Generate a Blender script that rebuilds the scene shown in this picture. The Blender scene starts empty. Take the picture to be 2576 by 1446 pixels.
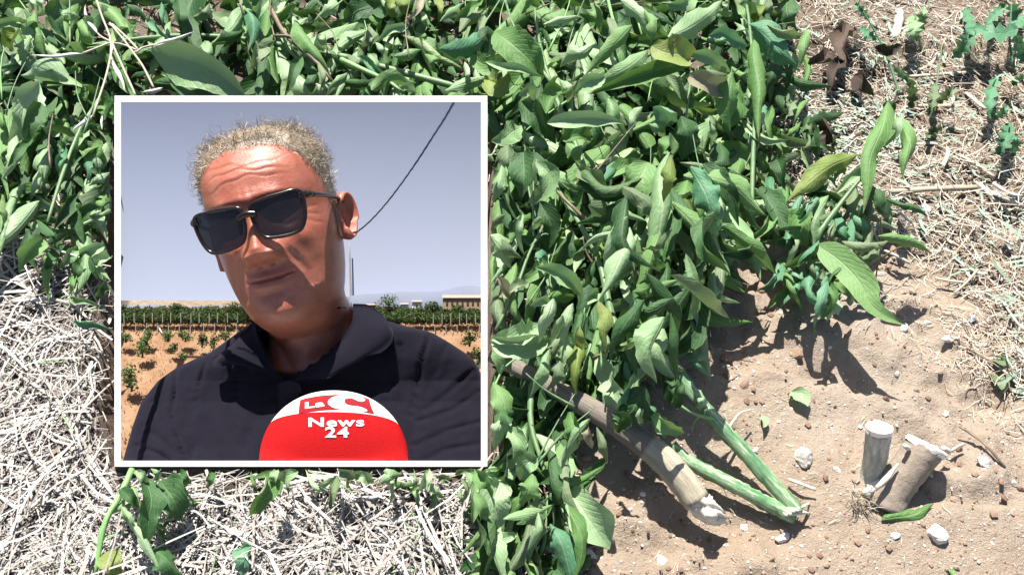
import bpy, bmesh, math, random
import numpy as np
from mathutils import Vector, Matrix, Quaternion

random.seed(7)
rng = np.random.default_rng(11)
scene = bpy.context.scene
COL = scene.collection
R = math.radians

# ---------------------------------------------------------------- camera
H = 0.86                       # eye height above the soil
PITCH = R(50)
HALF = math.tan(R(30))
cam_data = bpy.data.cameras.new('camera')
cam_data.sensor_width = 36.0
cam_data.lens = 18.0 / HALF
cam_data.clip_start = 0.02
cam_data.clip_end = 500.0
cam = bpy.data.objects.new('camera', cam_data)
cam.location = (0, 0, H)
cam.rotation_euler = (math.pi / 2 - PITCH, 0, 0)
COL.objects.link(cam)
scene.camera = cam
CAM = np.array([0.0, 0.0, H])
FW = np.array([0.0, math.cos(PITCH), -math.sin(PITCH)])
RT = np.array([1.0, 0.0, 0.0])
UP = np.array([0.0, math.sin(PITCH), math.cos(PITCH)])
KPX = HALF / 1288.0

# ---------------------------------------------------------------- sun, sky, exposure
SC = np.array([-0.11, 0.93, 0.32]); SC = SC / np.linalg.norm(SC)      # right, up, towards the viewer
SUN = SC[0] * RT + SC[1] * UP - SC[2] * FW
sun_data = bpy.data.lights.new('sun', 'SUN')
sun_data.energy = 5.0
sun_data.angle = R(0.53)
sun_data.color = (1.0, 0.95, 0.88)
sun = bpy.data.objects.new('sun', sun_data)
sun.rotation_mode = 'QUATERNION'
sun.rotation_quaternion = Vector(SUN).to_track_quat('Z', 'Y')
sun.location = (-1, 2, 5)
COL.objects.link(sun)
world = bpy.data.worlds.new('World')
scene.world = world
world.use_nodes = True
wn = world.node_tree
for n in list(wn.nodes):
    wn.nodes.remove(n)
wo = wn.nodes.new('ShaderNodeOutputWorld')
wb = wn.nodes.new('ShaderNodeBackground')
ws = wn.nodes.new('ShaderNodeTexSky')
ws.sky_type = 'NISHITA'
ws.sun_disc = False
ws.sun_elevation = math.asin(SUN[2])
ws.sun_rotation = math.atan2(SUN[0], SUN[1])
ws.air_density = 1.0
ws.dust_density = 1.5
wb.inputs['Strength'].default_value = 0.062
wn.links.new(ws.outputs[0], wb.inputs[0])
wn.links.new(wb.outputs[0], wo.inputs[0])
scene.view_settings.view_transform = 'Standard'
scene.view_settings.look = 'None'
scene.view_settings.gamma = 1.0
scene.view_settings.exposure = 1.1
scene.view_settings.use_curve_mapping = False
scene.cycles.max_bounces = 8
scene.cycles.use_denoising = True

# ---------------------------------------------------------------- geometry helpers
def P(px, py, depth):
    """point seen at (px, py) of the 2576 px wide picture, at this depth along the view axis"""
    a = (px - 1288.0) * KPX; b = (723.0 - py) * KPX
    return CAM + depth * (FW + a * RT + b * UP)

def G(px, py, h=0.0):
    """point at height h above the soil on the sight line through (px, py)"""
    a = (px - 1288.0) * KPX; b = (723.0 - py) * KPX
    d = FW + a * RT + b * UP
    return CAM + d * ((H - h) / -d[2])

def nrm(v):
    v = np.asarray(v, float)
    return v / (np.linalg.norm(v) + 1e-12)

ROOT = {}
def link(o):
    COL.objects.link(o); return o

def thing(name, label, cat, loc=(0, 0, 0), group=None):
    o = bpy.data.objects.new(name, None)
    o.empty_display_size = 0.02
    o.location = tuple(loc)
    o['label'] = label; o['category'] = cat
    if group: o['group'] = group
    link(o); ROOT[o.name] = np.array(loc, float)
    return o

def tag(o, label, cat, group=None):
    o['label'] = label; o['category'] = cat
    if group: o['group'] = group
    return o

def mesh_data(name, verts, faces, mats, smooth=True, uv=None, tint=None, fmat=None):
    me = bpy.data.meshes.new(name)
    verts = np.asarray(verts, float)
    me.from_pydata(verts.tolist(), [], [tuple(int(i) for i in f) for f in faces])
    for m in (mats if isinstance(mats, (list, tuple)) else [mats]):
        me.materials.append(m)
    if smooth:
        me.polygons.foreach_set('use_smooth', [True] * len(me.polygons))
    if fmat is not None:
        me.polygons.foreach_set('material_index', [int(i) for i in fmat])
    if uv is not None:
        lay = me.uv_layers.new(name='UVMap')
        idx = np.empty(len(me.loops), int); me.loops.foreach_get('vertex_index', idx)
        lay.data.foreach_set('uv', np.asarray(uv, float)[idx].ravel())
    if tint is not None:
        at = me.attributes.new('tint', 'FLOAT', 'POINT')
        t = np.full(len(verts), float(tint)) if np.isscalar(tint) else np.asarray(tint, float)
        at.data.foreach_set('value', t)
    me.update()
    return me

def mk(name, verts, faces, mats, parent=None, root=None, **kw):
    """one mesh object; verts are world coordinates"""
    verts = np.asarray(verts, float)
    top = root if root is not None else parent
    if top is not None:
        org = ROOT[top.name]
        me = mesh_data(name, verts - org, faces, mats, **kw)
        o = bpy.data.objects.new(name, me)
        o.parent = parent
    else:
        org = np.array([verts[:, 0].mean(), verts[:, 1].mean(), verts[:, 2].min()])
        me = mesh_data(name, verts - org, faces, mats, **kw)
        o = bpy.data.objects.new(name, me)
        o.location = tuple(org)
        ROOT[name] = org
    link(o)
    if top is None: ROOT[o.name] = org
    return o

class MB:
    """collects pieces of one mesh"""
    def __init__(s): s.v = []; s.f = []; s.n = 0; s.t = []; s.u = []; s.m = []
    def add(s, v, f, tint=0.5, uv=None, mat=0):
        v = np.asarray(v, float); s.v.append(v)
        s.f += [tuple(int(i) + s.n for i in q) for q in f]
        s.m += [mat] * len(f)
        s.t.append(np.full(len(v), tint) if np.isscalar(tint) else np.asarray(tint))
        s.u.append(np.zeros((len(v), 2)) if uv is None else np.asarray(uv))
        s.n += len(v)
    def build(s, name, mats, parent=None, root=None, **kw):
        return mk(name, np.vstack(s.v), s.f, mats, parent, root, tint=np.concatenate(s.t), uv=np.vstack(s.u), fmat=s.m, **kw)

def grid_faces(nu, nv, closed=False):
    f = []
    for i in range(nu - 1):
        for j in range(nv if closed else nv - 1):
            k = (j + 1) % nv
            f.append((i * nv + j, i * nv + k, (i + 1) * nv + k, (i + 1) * nv + j))
    return f

def spline(pts, n):
    pts = np.asarray(pts, float)
    if len(pts) == 2:
        t = np.linspace(0, 1, n)[:, None]
        return pts[0] * (1 - t) + pts[1] * t
    p = np.vstack([2 * pts[0] - pts[1], pts, 2 * pts[-1] - pts[-2]])
    seg = np.linalg.norm(np.diff(pts, axis=0), axis=1); cum = np.concatenate([[0], np.cumsum(seg)])
    s = np.linspace(0, cum[-1], n); out = []
    for q in s:
        i = min(int(np.searchsorted(cum, q, 'right')) - 1, len(pts) - 2)
        t = (q - cum[i]) / (seg[i] + 1e-12)
        a, b, c, d = p[i], p[i + 1], p[i + 2], p[i + 3]
        out.append(0.5 * ((2 * b) + (-a + c) * t + (2 * a - 5 * b + 4 * c - d) * t * t + (-a + 3 * b - 3 * c + d) * t ** 3))
    return np.array(out)

def tube(pts, rad, n=8, seg=None, cap=True, rough=0.0, seed=0):
    """tapered tube along a path -> verts, faces, uv"""
    pts = np.asarray(pts, float)
    m = seg or max(4, len(pts) * 3)
    c = spline(pts, m)
    rad = np.asarray([rad] * len(pts) if np.isscalar(rad) else rad, float)
    r = np.interp(np.linspace(0, 1, m), np.linspace(0, 1, len(rad)), rad)
    T = np.gradient(c, axis=0); T /= np.linalg.norm(T, axis=1)[:, None] + 1e-12
    ref = np.array([0.3, 0.2, 0.93]) if abs(T[0][2]) < 0.9 else np.array([1.0, 0, 0])
    rr = np.random.default_rng(seed)
    V = []; U = []
    jit = rr.normal(0, 1, (m, n)) * rough
    for i in range(m):
        a = nrm(np.cross(T[i], ref)); b = np.cross(T[i], a)
        for j in range(n):
            w = 2 * math.pi * j / n; q = r[i] * (1 + jit[i, j])
            V.append(c[i] + q * (a * math.cos(w) + b * math.sin(w))); U.append((j / n, i / (m - 1)))
    F = grid_faces(m, n, True)
    if cap:
        F.append(tuple(range(n))[::-1]); F.append(tuple((m - 1) * n + j for j in range(n)))
    return np.array(V), F, np.array(U)

def box(c, ax, ay, az):
    """box from centre and three half-axis vectors"""
    c = np.asarray(c, float); V = []
    for sx in (-1, 1):
        for sy in (-1, 1):
            for sz in (-1, 1):
                V.append(c + sx * np.asarray(ax) + sy * np.asarray(ay) + sz * np.asarray(az))
    F = [(0, 1, 3, 2), (4, 6, 7, 5), (0, 4, 5, 1), (2, 3, 7, 6), (0, 2, 6, 4), (1, 5, 7, 3)]
    return np.array(V), F

# value noise, fractal, vectorised
def _hash(ix, iy, seed):
    h = (ix.astype(np.int64) * 374761393 + iy.astype(np.int64) * 668265263 + seed * 1442695041) & 0xffffffff
    h = ((h ^ (h >> 13)) * 1274126177) & 0xffffffff
    return ((h ^ (h >> 16)) & 0xffffff) / float(0xffffff)
def vnoise(x, y, seed=0):
    ix = np.floor(x); iy = np.floor(y); fx = x - ix; fy = y - iy
    fx = fx * fx * (3 - 2 * fx); fy = fy * fy * (3 - 2 * fy)
    a = _hash(ix, iy, seed); b = _hash(ix + 1, iy, seed); c = _hash(ix, iy + 1, seed); d = _hash(ix + 1, iy + 1, seed)
    return (a * (1 - fx) + b * fx) * (1 - fy) + (c * (1 - fx) + d * fx) * fy
def fbm(x, y, octv=4, seed=0):
    s = 0; a = 0.5
    for i in range(octv):
        s = s + a * (vnoise(x, y, seed + i * 17) - 0.5); x = x * 2.03 + 3.1; y = y * 2.03 + 1.7; a *= 0.5
    return s
def inside(poly, x, y):
    poly = np.asarray(poly, float); x = np.asarray(x, float); y = np.asarray(y, float)
    r = np.zeros(x.shape, bool); n = len(poly); j = n - 1
    for i in range(n):
        xi, yi = poly[i]; xj, yj = poly[j]
        c = ((yi > y) != (yj > y)) & (x < (xj - xi) * (y - yi) / (yj - yi + 1e-12) + xi)
        r ^= c; j = i
    return r
def to_px(p):
    p = np.asarray(p, float) - CAM
    d = p @ FW
    return 1288 + (p @ RT) / d / KPX, 723 - (p @ UP) / d / KPX
def polyline_dist(x, y, pts):
    best = np.full(np.shape(x), 1e9)
    for (x0, y0), (x1, y1) in zip(pts[:-1], pts[1:]):
        dx, dy = x1 - x0, y1 - y0
        t = np.clip(((x - x0) * dx + (y - y0) * dy) / (dx * dx + dy * dy + 1e-12), 0, 1)
        best = np.minimum(best, np.hypot(x - x0 - t * dx, y - y0 - t * dy))
    return best

# ---------------------------------------------------------------- material helpers
class NT:
    def __init__(s, name):
        s.m = bpy.data.materials.new(name); s.m.use_nodes = True
        s.t = s.m.node_tree; s.b = s.t.nodes['Principled BSDF']; s.o = s.t.nodes['Material Output']
    def n(s, kind, **kw):
        q = s.t.nodes.new('ShaderNode' + kind)
        for k, v in kw.items():
            if k in q.inputs: q.inputs[k].default_value = v
            else: setattr(q, k, v)
        return q
    def l(s, a, b): s.t.links.new(a, b)
    def noise(s, scale, detail=4, rough=0.6, vec=None, dim='3D'):
        q = s.n('TexNoise'); q.inputs['Scale'].default_value = scale; q.inputs['Detail'].default_value = detail
        q.inputs['Roughness'].default_value = rough
        if vec is not None: s.l(vec, q.inputs['Vector'])
        return q.outputs['Fac']
    def ramp(s, fac, stops):
        q = s.n('ValToRGB'); e = q.color_ramp.elements
        while len(e) < len(stops): e.new(0.5)
        for i, (p, c) in enumerate(stops):
            e[i].position = p; e[i].color = (*c, 1)
        s.l(fac, q.inputs['Fac']); return q.outputs['Color']
    def mix(s, fac, a, b, mode='MIX'):
        q = s.n('Mix'); q.data_type = 'RGBA'; q.blend_type = mode
        for sock, v in ((q.inputs[0], fac), (q.inputs[6], a), (q.inputs[7], b)):
            if isinstance(v, (int, float)): sock.default_value = v
            elif isinstance(v, tuple): sock.default_value = (*v, 1)
            else: s.l(v, sock)
        return q.outputs[2]
    def math(s, op, a, b=None, clamp=False):
        q = s.n('Math'); q.operation = op; q.use_clamp = clamp
        for sock, v in ((q.inputs[0], a), (q.inputs[1], b)):
            if v is None: continue
            if isinstance(v, (int, float)): sock.default_value = v
            else: s.l(v, sock)
        return q.outputs[0]
    def coord(s, which='Object'):
        return s.n('TexCoord').outputs[which]
    def attr(s, name='tint'):
        q = s.n('Attribute'); q.attribute_name = name; return q.outputs['Fac']
    def base(s, c):
        if isinstance(c, tuple): s.b.inputs['Base Color'].default_value = (*c, 1)
        else: s.l(c, s.b.inputs['Base Color'])
    def set(s, **kw):
        for k, v in kw.items(): s.b.inputs[k.replace('_', ' ')].default_value = v
    def bump(s, h, strength=0.3, dist=0.002):
        q = s.n('Bump'); q.inputs['Strength'].default_value = strength; q.inputs['Distance'].default_value = dist
        s.l(h, q.inputs['Height']); s.l(q.outputs[0], s.b.inputs['Normal'])

def simple(name, c1, c2=None, scale=40, rough=0.7, bump=0.0, bscale=None, spec=0.3, dist=0.002):
    t = NT(name)
    v = t.coord()
    if c2 is None: t.base(c1)
    else: t.base(t.ramp(t.noise(scale, 5, 0.65, v), [(0.3, c1), (0.7, c2)]))
    t.set(Roughness=rough); t.b.inputs['Specular IOR Level'].default_value = spec
    if bump: t.bump(t.noise(bscale or scale * 2, 6, 0.7, v), bump, dist)
    return t.m

def leaf_material(name, greens, under, rib, rough=0.60, transl=0.20, blotch=None, vein=0.35):
    """two-sided leaf: paler underside, pale midrib and side veins, mottled blade"""
    t = NT(name)
    uv = t.n('UVMap').outputs[0]
    sep = t.n('SeparateXYZ'); t.l(uv, sep.inputs[0])
    s_, l_ = sep.outputs[0], sep.outputs[1]
    ab = t.math('ABSOLUTE', t.math('SUBTRACT', s_, 0.5))
    obj = t.n('ObjectInfo').outputs['Random']
    k = t.math('FRACT', t.math('ADD', t.attr(), t.math('MULTIPLY', obj, 0.77)))
    n1 = t.noise(22, 4, 0.6, t.coord())
    kk = t.math('ADD', t.math('MULTIPLY', k, 0.75), t.math('MULTIPLY', n1, 0.35))
    col = t.ramp(kk, [(i / (len(greens) - 1) * 0.9 + 0.05, g) for i, g in enumerate(greens)])
    # side veins: chevrons off the midrib
    ph = t.math('SUBTRACT', t.math('MULTIPLY', l_, 75.0), t.math('MULTIPLY', ab, 42.0))
    ve = t.math('POWER', t.math('ADD', t.math('MULTIPLY', t.math('SINE', ph), 0.5), 0.5), 5.0)
    midr = t.math('SUBTRACT', 1.0, t.math('DIVIDE', ab, 0.045), True)
    vm = t.math('MAXIMUM', t.math('MULTIPLY', ve, vein), midr)
    col = t.mix(t.math('MULTIPLY', vm, 0.55), col, rib)
    if blotch:
        bn = t.noise(55, 3, 0.6, t.coord())
        col = t.mix(t.math('MULTIPLY', t.math('SUBTRACT', bn, 0.56, True), 5.0, True), col, blotch)
    # thin dry rim
    rim = t.math('MULTIPLY', t.math('SUBTRACT', ab, 0.46, True), 14.0, True)
    col = t.mix(rim, col, rib)
    tipn = t.math('ADD', t.math('SUBTRACT', l_, 0.97), t.math('MULTIPLY', t.math('SUBTRACT', n1, 0.5), 0.5))
    col = t.mix(t.math('MULTIPLY', tipn, 5.0, True), col, (0.20, 0.17, 0.07))
    bf = t.n('NewGeometry').outputs['Backfacing']
    col = t.mix(t.math('MULTIPLY', bf, 0.75), col, under)
    t.base(col)
    t.set(Roughness=rough); t.b.inputs['Specular IOR Level'].default_value = 0.32
    hb = t.math('ADD', t.math('MULTIPLY', vm, -0.6), t.math('ADD', t.noise(160, 3, 0.6, t.coord()), t.noise(60, 3, 0.6, t.coord())))
    t.bump(hb, 0.55, 0.0018)
    tr = t.n('BsdfTranslucent'); t.l(t.mix(0.4, col, (0.16, 0.30, 0.03)), tr.inputs[0])
    mx = t.n('MixShader'); mx.inputs[0].default_value = transl
    t.l(t.b.outputs[0], mx.inputs[1]); t.l(tr.outputs[0], mx.inputs[2]); t.l(mx.outputs[0], t.o.inputs[0])
    return t.m

M = {}
M['leaf'] = leaf_material('citrus_leaf', [(0.050, 0.135, 0.030), (0.085, 0.20, 0.050), (0.125, 0.26, 0.075), (0.175, 0.315, 0.115)], (0.21, 0.30, 0.13), (0.31, 0.40, 0.20))
M['leaf_dark'] = leaf_material('shaded_dark_leaf', [(0.020, 0.065, 0.020), (0.034, 0.095, 0.030), (0.055, 0.14, 0.045)], (0.10, 0.175, 0.07), (0.15, 0.24, 0.11), transl=0.18)  # darker greens; shade among the leaves is partly put into this colour
M['leaf_yellow'] = leaf_material('yellowing_leaf', [(0.12, 0.19, 0.035), (0.17, 0.25, 0.05), (0.22, 0.29, 0.08)], (0.25, 0.31, 0.12), (0.33, 0.37, 0.18), blotch=(0.16, 0.12, 0.05))
M['leaf_dry'] = leaf_material('dry_leaf', [(0.22, 0.21, 0.13), (0.29, 0.27, 0.18), (0.36, 0.33, 0.24)], (0.33, 0.31, 0.22), (0.43, 0.38, 0.29), rough=0.8, transl=0.15, blotch=(0.22, 0.15, 0.10))
M['leaf_teal'] = leaf_material('blue_green_leaf', [(0.055, 0.18, 0.085), (0.090, 0.245, 0.125), (0.14, 0.31, 0.175)], (0.19, 0.33, 0.21), (0.28, 0.41, 0.28), rough=0.55)
M['leaf_grey'] = leaf_material('grey_green_leaf', [(0.11, 0.175, 0.080), (0.155, 0.225, 0.115), (0.215, 0.285, 0.16)], (0.25, 0.31, 0.18), (0.35, 0.40, 0.26), rough=0.6)
M['leaf_pale'] = leaf_material('sunlit_pale_leaf', [(0.17, 0.31, 0.13), (0.25, 0.40, 0.195), (0.36, 0.50, 0.30)], (0.31, 0.41, 0.20), (0.41, 0.48, 0.29), rough=0.48)  # paler greens; sunlit highlights and sheen are partly put into this colour

# ================================================================ THE GROUND
FRAME_OUT = (288, 241, 1226, 1173)
FRAME_IN = (304, 257, 1210, 1158)
STRAW_LEFT = [(-620, 440), (150, 640), (280, 700), (280, 1180), (1226, 1180), (1180, 1290), (1240, 1640), (-620, 1640)]
STRAW_RIGHT = [(1960, -330), (2000, 130), (1900, 420), (1960, 520), (2130, 560), (2330, 640), (2480, 800), (2500, 960), (3150, 1240), (3150, -330)]
CANOPY = [(-420, -330), (1990, -330), (2000, 100), (1930, 200), (1900, 420), (1860, 560), (1800, 690), (1760, 740), (1690, 800), (1650, 900), (1560, 960), (1480, 1040), (1440, 1150), (1500, 1330), (1470, 1480), (1230, 1480), (1190, 1300), (1180, 1185), (1226, 1173), (1226, 241), (288, 241), (288, 740), (150, 640), (60, 600), (-420, 470)]

def axis(lo, hi, step, far, n):
    a = np.arange(lo, hi + 1e-6, step)
    g = np.geomspace(step * 2, far, n)
    return np.concatenate([(lo - np.cumsum(g))[::-1], a, hi + np.cumsum(g)])

def ground_height(x, y):
    z = 0.030 * fbm(x * 2.2, y * 2.2, 3, 5) + 0.018 * fbm(x * 9, y * 9, 3, 9)
    px, py = to_px(np.stack([x, y, np.zeros_like(x)], -1))
    cl = fbm(x * 34, y * 34, 3, 21)
    z = z + 0.014 * cl + 0.005 * np.clip(fbm(x * 60, y * 60, 2, 3), 0.02, 1)
    # clod steps: small broken ledges of crusted soil
    st = fbm(x * 16 + 4, y * 20, 3, 33) * 6
    z = z + 0.0075 * (np.round(st) * 0.75 + 0.25 * st) * (vnoise(x * 6, y * 6, 71) > 0.42)
    # mound around the stump
    sx, sy = G(2230, 1230)[:2]
    z = z + 0.008 * np.exp(-((x - sx) ** 2 + (y - sy) ** 2) / 0.006)
    hole = np.clip((px - 240) / 14, 0, 1) * np.clip((1236 - px) / 14, 0, 1) * np.clip((py - 262) / 25, 0, 1) * np.clip((1160 - py) / 10, 0, 1)
    ledge = np.clip((px - 262) / 15, 0, 1) * np.clip((1246 - px) / 15, 0, 1) * np.clip((py - 1120) / 20, 0, 1) * np.clip((1225 - py) / 40, 0, 1)
    z = z * (1 - ledge) - 0.006 * ledge
    z = z * (1 - hole) - 0.050 * hole
    return z

def build_ground():
    xs = axis(-1.10, 1.10, 0.0058, 14, 22)
    ys = axis(0.20, 1.62, 0.0058, 14, 22)
    X, Y = np.meshgrid(xs, ys)
    dist = np.maximum(np.abs(X) - 1.1, 0) + np.maximum(np.maximum(0.2 - Y, Y - 1.62), 0)
    Z = ground_height(X, Y) * np.exp(-dist * 0.2)
    Z = np.where(dist > 0.01, 0.020 * fbm(X * 2.2, Y * 2.2, 3, 5) * np.exp(-dist * 0.1), Z)
    V = np.stack([X, Y, Z], -1).reshape(-1, 3)
    t = NT('dry_soil')
    v = t.coord()
    n1 = t.noise(3.2, 5, 0.6, v); n2 = t.noise(38, 6, 0.7, v); n3 = t.noise(160, 4, 0.75, v)
    c = t.ramp(n1, [(0.30, (0.375, 0.285, 0.205)), (0.50, (0.41, 0.33, 0.252)), (0.70, (0.43, 0.362, 0.295))])
    c = t.mix(t.math('MULTIPLY', t.math('SUBTRACT', n2, 0.5, True), 1.6, True), c, (0.215, 0.135, 0.095))
    c = t.mix(t.math('MULTIPLY', t.math('SUBTRACT', n3, 0.62, True), 5.0, True), c, (0.46, 0.40, 0.35))
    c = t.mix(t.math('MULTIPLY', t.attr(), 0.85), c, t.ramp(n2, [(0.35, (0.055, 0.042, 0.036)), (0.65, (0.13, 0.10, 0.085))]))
    t.base(c); t.set(Roughness=0.95); t.b.inputs['Specular IOR Level'].default_value = 0.1
    t.bump(t.math('ADD', t.math('ADD', t.math('MULTIPLY', n3, 1.2), t.math('MULTIPLY', t.noise(75, 5, 0.7, v), 1.6)), t.noise(460, 4, 0.8, v)), 0.9, 0.0035)
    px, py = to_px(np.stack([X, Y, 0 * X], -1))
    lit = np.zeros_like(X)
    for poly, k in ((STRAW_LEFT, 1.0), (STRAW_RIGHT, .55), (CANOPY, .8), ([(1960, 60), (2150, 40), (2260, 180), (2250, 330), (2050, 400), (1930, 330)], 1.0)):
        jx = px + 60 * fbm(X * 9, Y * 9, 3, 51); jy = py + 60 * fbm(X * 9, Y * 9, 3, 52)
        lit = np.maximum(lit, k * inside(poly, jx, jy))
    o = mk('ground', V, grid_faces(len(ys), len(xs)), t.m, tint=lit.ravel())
    o['kind'] = 'structure'
build_ground()

def gz(p):
    return float(ground_height(np.array([p[0]]), np.array([p[1]]))[0])
def on_ground(px, py, up=0.0):
    p = G(px, py, 0.0)
    q = G(px, py, gz(p) + up)
    return q

# ---------------------------------------------------------------- straw and pebbles
def straw_material(name, cols, rough=0.6):
    t = NT(name)
    c = t.ramp(t.attr(), [(i / (len(cols) - 1), q) for i, q in enumerate(cols)])
    n = t.noise(120, 3, 0.6, t.coord())
    c = t.mix(t.math('MULTIPLY', t.math('SUBTRACT', n, 0.45, True), 1.4, True), c, (0.22, 0.17, 0.12))
    t.base(c); t.set(Roughness=rough); t.b.inputs['Specular IOR Level'].default_value = 0.35
    return t.m
M['straw'] = straw_material('bleached_straw', [(0.10, 0.085, 0.075), (0.19, 0.17, 0.15), (0.30, 0.28, 0.255), (0.42, 0.395, 0.365), (0.60, 0.575, 0.54)])
M['straw_tan'] = straw_material('tan_straw', [(0.14, 0.095, 0.065), (0.26, 0.195, 0.135), (0.38, 0.31, 0.225), (0.49, 0.43, 0.35), (0.60, 0.56, 0.49)])

def scatter(poly, n, seed):
    r = np.random.default_rng(seed); poly = np.asarray(poly, float)
    # even per ground area
    x0, x1 = poly[:, 0].min(), poly[:, 0].max(); y0, y1 = poly[:, 1].min(), poly[:, 1].max()
    out = []
    while len(out) < n:
        x = r.uniform(x0, x1, 4000); y = r.uniform(y0, y1, 4000)
        k = inside(poly, x, y)
        k &= ~((x > 300) & (x < 1214) & (y > 255) & (y < 1150))
        out += list(zip(x[k], y[k]))
    return np.array(out[:n])

def strands(px, lens, rads, lift, seed, tmin=0.0, tmax=1.0, flat=1.0):
    """thin bent stalks lying about: verts, faces, tint"""
    r = np.random.default_rng(seed); n = len(px)
    a = (px[:, 0] - 1288) * KPX; b = (723 - px[:, 1]) * KPX
    d = FW[None] + a[:, None] * RT + b[:, None] * UP
    base = CAM + d * (H / -d[:, 2])[:, None]
    base[:, 2] = ground_height(base[:, 0], base[:, 1])
    th = r.uniform(0, 2 * math.pi, n); L = r.uniform(*lens, n) * r.uniform(0.6, 1.0, n); rad = rads[0] + (rads[1] - rads[0]) * r.beta(1.0, 2.6, n)
    z0 = np.abs(r.normal(0, 1, n)) * lift; tilt = r.normal(0, 0.14, n); bend = r.normal(0, 0.3, n); sag = r.normal(0, 0.14, n); kink = r.normal(0, .25, n)
    ks = np.linspace(-0.5, 0.5, 4); sec = r.uniform(.35, 1.0, n)
    V = np.zeros((n, 4, 3, 3))
    for i, s in enumerate(ks):
        ang = th + bend * s + kink * (i == 2)
        c = base.copy()
        c[:, 0] += np.cos(ang) * L * s; c[:, 1] += np.sin(ang) * L * s
        g = ground_height(c[:, 0], c[:, 1])
        c[:, 2] = np.maximum(base[:, 2] + z0 + L * tilt * s + L * sag * (s * s - 0.25), g * (np.abs(g) < 0.1) + base[:, 2] * (np.abs(g) >= 0.1)) + rad
        taper = 1.0 if i in (1, 2) else 0.7
        side = np.stack([-np.sin(ang), np.cos(ang), np.zeros(n)], -1)
        up = np.array([0, 0, 1.0])
        for j in range(3):
            w = 2 * math.pi * j / 3 + 0.5
            V[:, i, j] = c + (rad * taper)[:, None] * (side * math.cos(w) + (flat * sec)[:, None] * up * math.sin(w))
    vx, vy = to_px(V); dep = (V - CAM) @ FW
    ok = ~((vx > 285) & (vx < 1229) & (vy > 238) & (vy < 1176) & (dep < 1.24)).any(axis=(1, 2))
    V = V[ok]; n = len(V)
    idx = np.arange(n)[:, None] * 12
    F = []
    for i in range(3):
        for j in range(3):
            k = (j + 1) % 3
            F.append(np.concatenate([idx + i * 3 + j, idx + i * 3 + k, idx + (i + 1) * 3 + k, idx + (i + 1) * 3 + j], 1))
    F = np.vstack(F)
    tint = np.repeat(np.clip(r.beta(1.7, 1.2, n) * (tmax - tmin) + tmin, 0, 1), 12)
    return V.reshape(-1, 3), F.tolist(), tint

def stuff_straw(name, label, parts, mat):
    mb = MB()
    for q in parts:
        v, f, t = strands(*q); mb.add(v, f, t)
    o = mb.build(name, mat, smooth=False); o['kind'] = 'stuff'; o['label'] = label; o['category'] = 'straw'
    return o
cut_px = lambda p: p
stuff_straw('straw_litter', 'bleached dry straw and stalks matted over the ground at lower left', [
    (scatter(STRAW_LEFT, 2400, 11), (0.02, 0.08), (0.00018, 0.0005), 0.010, 11, 0.0, 0.9),
    (scatter(STRAW_LEFT, 6300, 1), (0.02, 0.075), (0.0003, 0.0017), 0.008, 1, 0.0, 0.85, .5),
    (scatter(STRAW_LEFT, 1700, 2), (0.05, 0.16), (0.0005, 0.0026), 0.014, 2, 0.3, 1.0, .5),
    (scatter(STRAW_LEFT, 1300, 3), (0.006, 0.03), (0.0007, 0.0036), 0.006, 3, 0.0, 1.0, .4),
], M['straw'])
stuff_straw('straw_litter', 'tan dry straw and chaff scattered over the ground at upper right', [
    (scatter(STRAW_RIGHT, 8200, 4), (0.012, 0.06), (0.0003, 0.0011), 0.006, 4),
    (scatter(STRAW_RIGHT, 1600, 5), (0.04, 0.09), (0.0005, 0.0012), 0.010, 5, 0.35, 1.0),
    (scatter(STRAW_RIGHT, 6500, 6), (0.004, 0.014), (0.0006, 0.0016), 0.004, 6, 0.15, 1.0),
    (scatter([(2000, 480), (2330, 600), (2420, 760), (2576, 950), (2576, 1150), (2250, 860), (2150, 650)], 330, 7), (0.008, 0.03), (0.0003, 0.0008), 0.003, 7, 0.3, 1.0),
    (scatter([(1480, 700), (2576, 700), (2576, 1446), (1480, 1446)], 120, 8), (0.006, 0.016), (0.0003, 0.0006), 0.002, 8, 0.3, 1.0),
    (scatter([(2350, 780), (2576, 820), (2576, 1010), (2440, 960)], 260, 9), (0.008, 0.03), (0.0004, 0.0009), 0.006, 9, 0.3, 1.0),
    (scatter(CANOPY, 4300, 10), (0.01, 0.05), (0.0004, 0.0011), 0.008, 10, 0.2, 1.0),
], M['straw_tan'])

M['blade'] = straw_material('green_blades', [(0.10, 0.20, 0.07), (0.16, 0.28, 0.12), (0.26, 0.38, 0.22)])
M['greyweed'] = straw_material('grey_green_blades', [(0.13, 0.22, 0.15), (0.22, 0.32, 0.24), (0.34, 0.42, 0.35)])
o = stuff_straw('grass_blades', 'thin green grass blades mixed into the straw at left', [(scatter(STRAW_LEFT, 110, 31), (0.02, 0.07), (0.0005, 0.0016), 0.012, 31)], M['blade']); o['category'] = 'grass'
o = stuff_straw('weed_cover', 'small grey green weeds growing through the chaff at right', [(scatter(STRAW_RIGHT, 1700, 32), (0.010, 0.045), (0.0008, 0.0042), 0.010, 32, 0, 1, .35), (scatter([(1940, 250), (2300, 250), (2260, 420), (2000, 440)], 260, 33), (0.008, 0.03), (0.0008, 0.0034), 0.010, 33, 0, 1, .35)], M['greyweed']); o['category'] = 'weeds'
ICO = None
def ico(sub=1):
    bm = bmesh.new(); bmesh.ops.create_icosphere(bm, subdivisions=sub, radius=1.0)
    v = np.array([x.co[:] for x in bm.verts]); f = [tuple(q.index for q in p.verts) for p in bm.faces]; bm.free()
    return v, f
ICO1 = ico(1); ICO2 = ico(2); ICO3 = ico(3)
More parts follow.
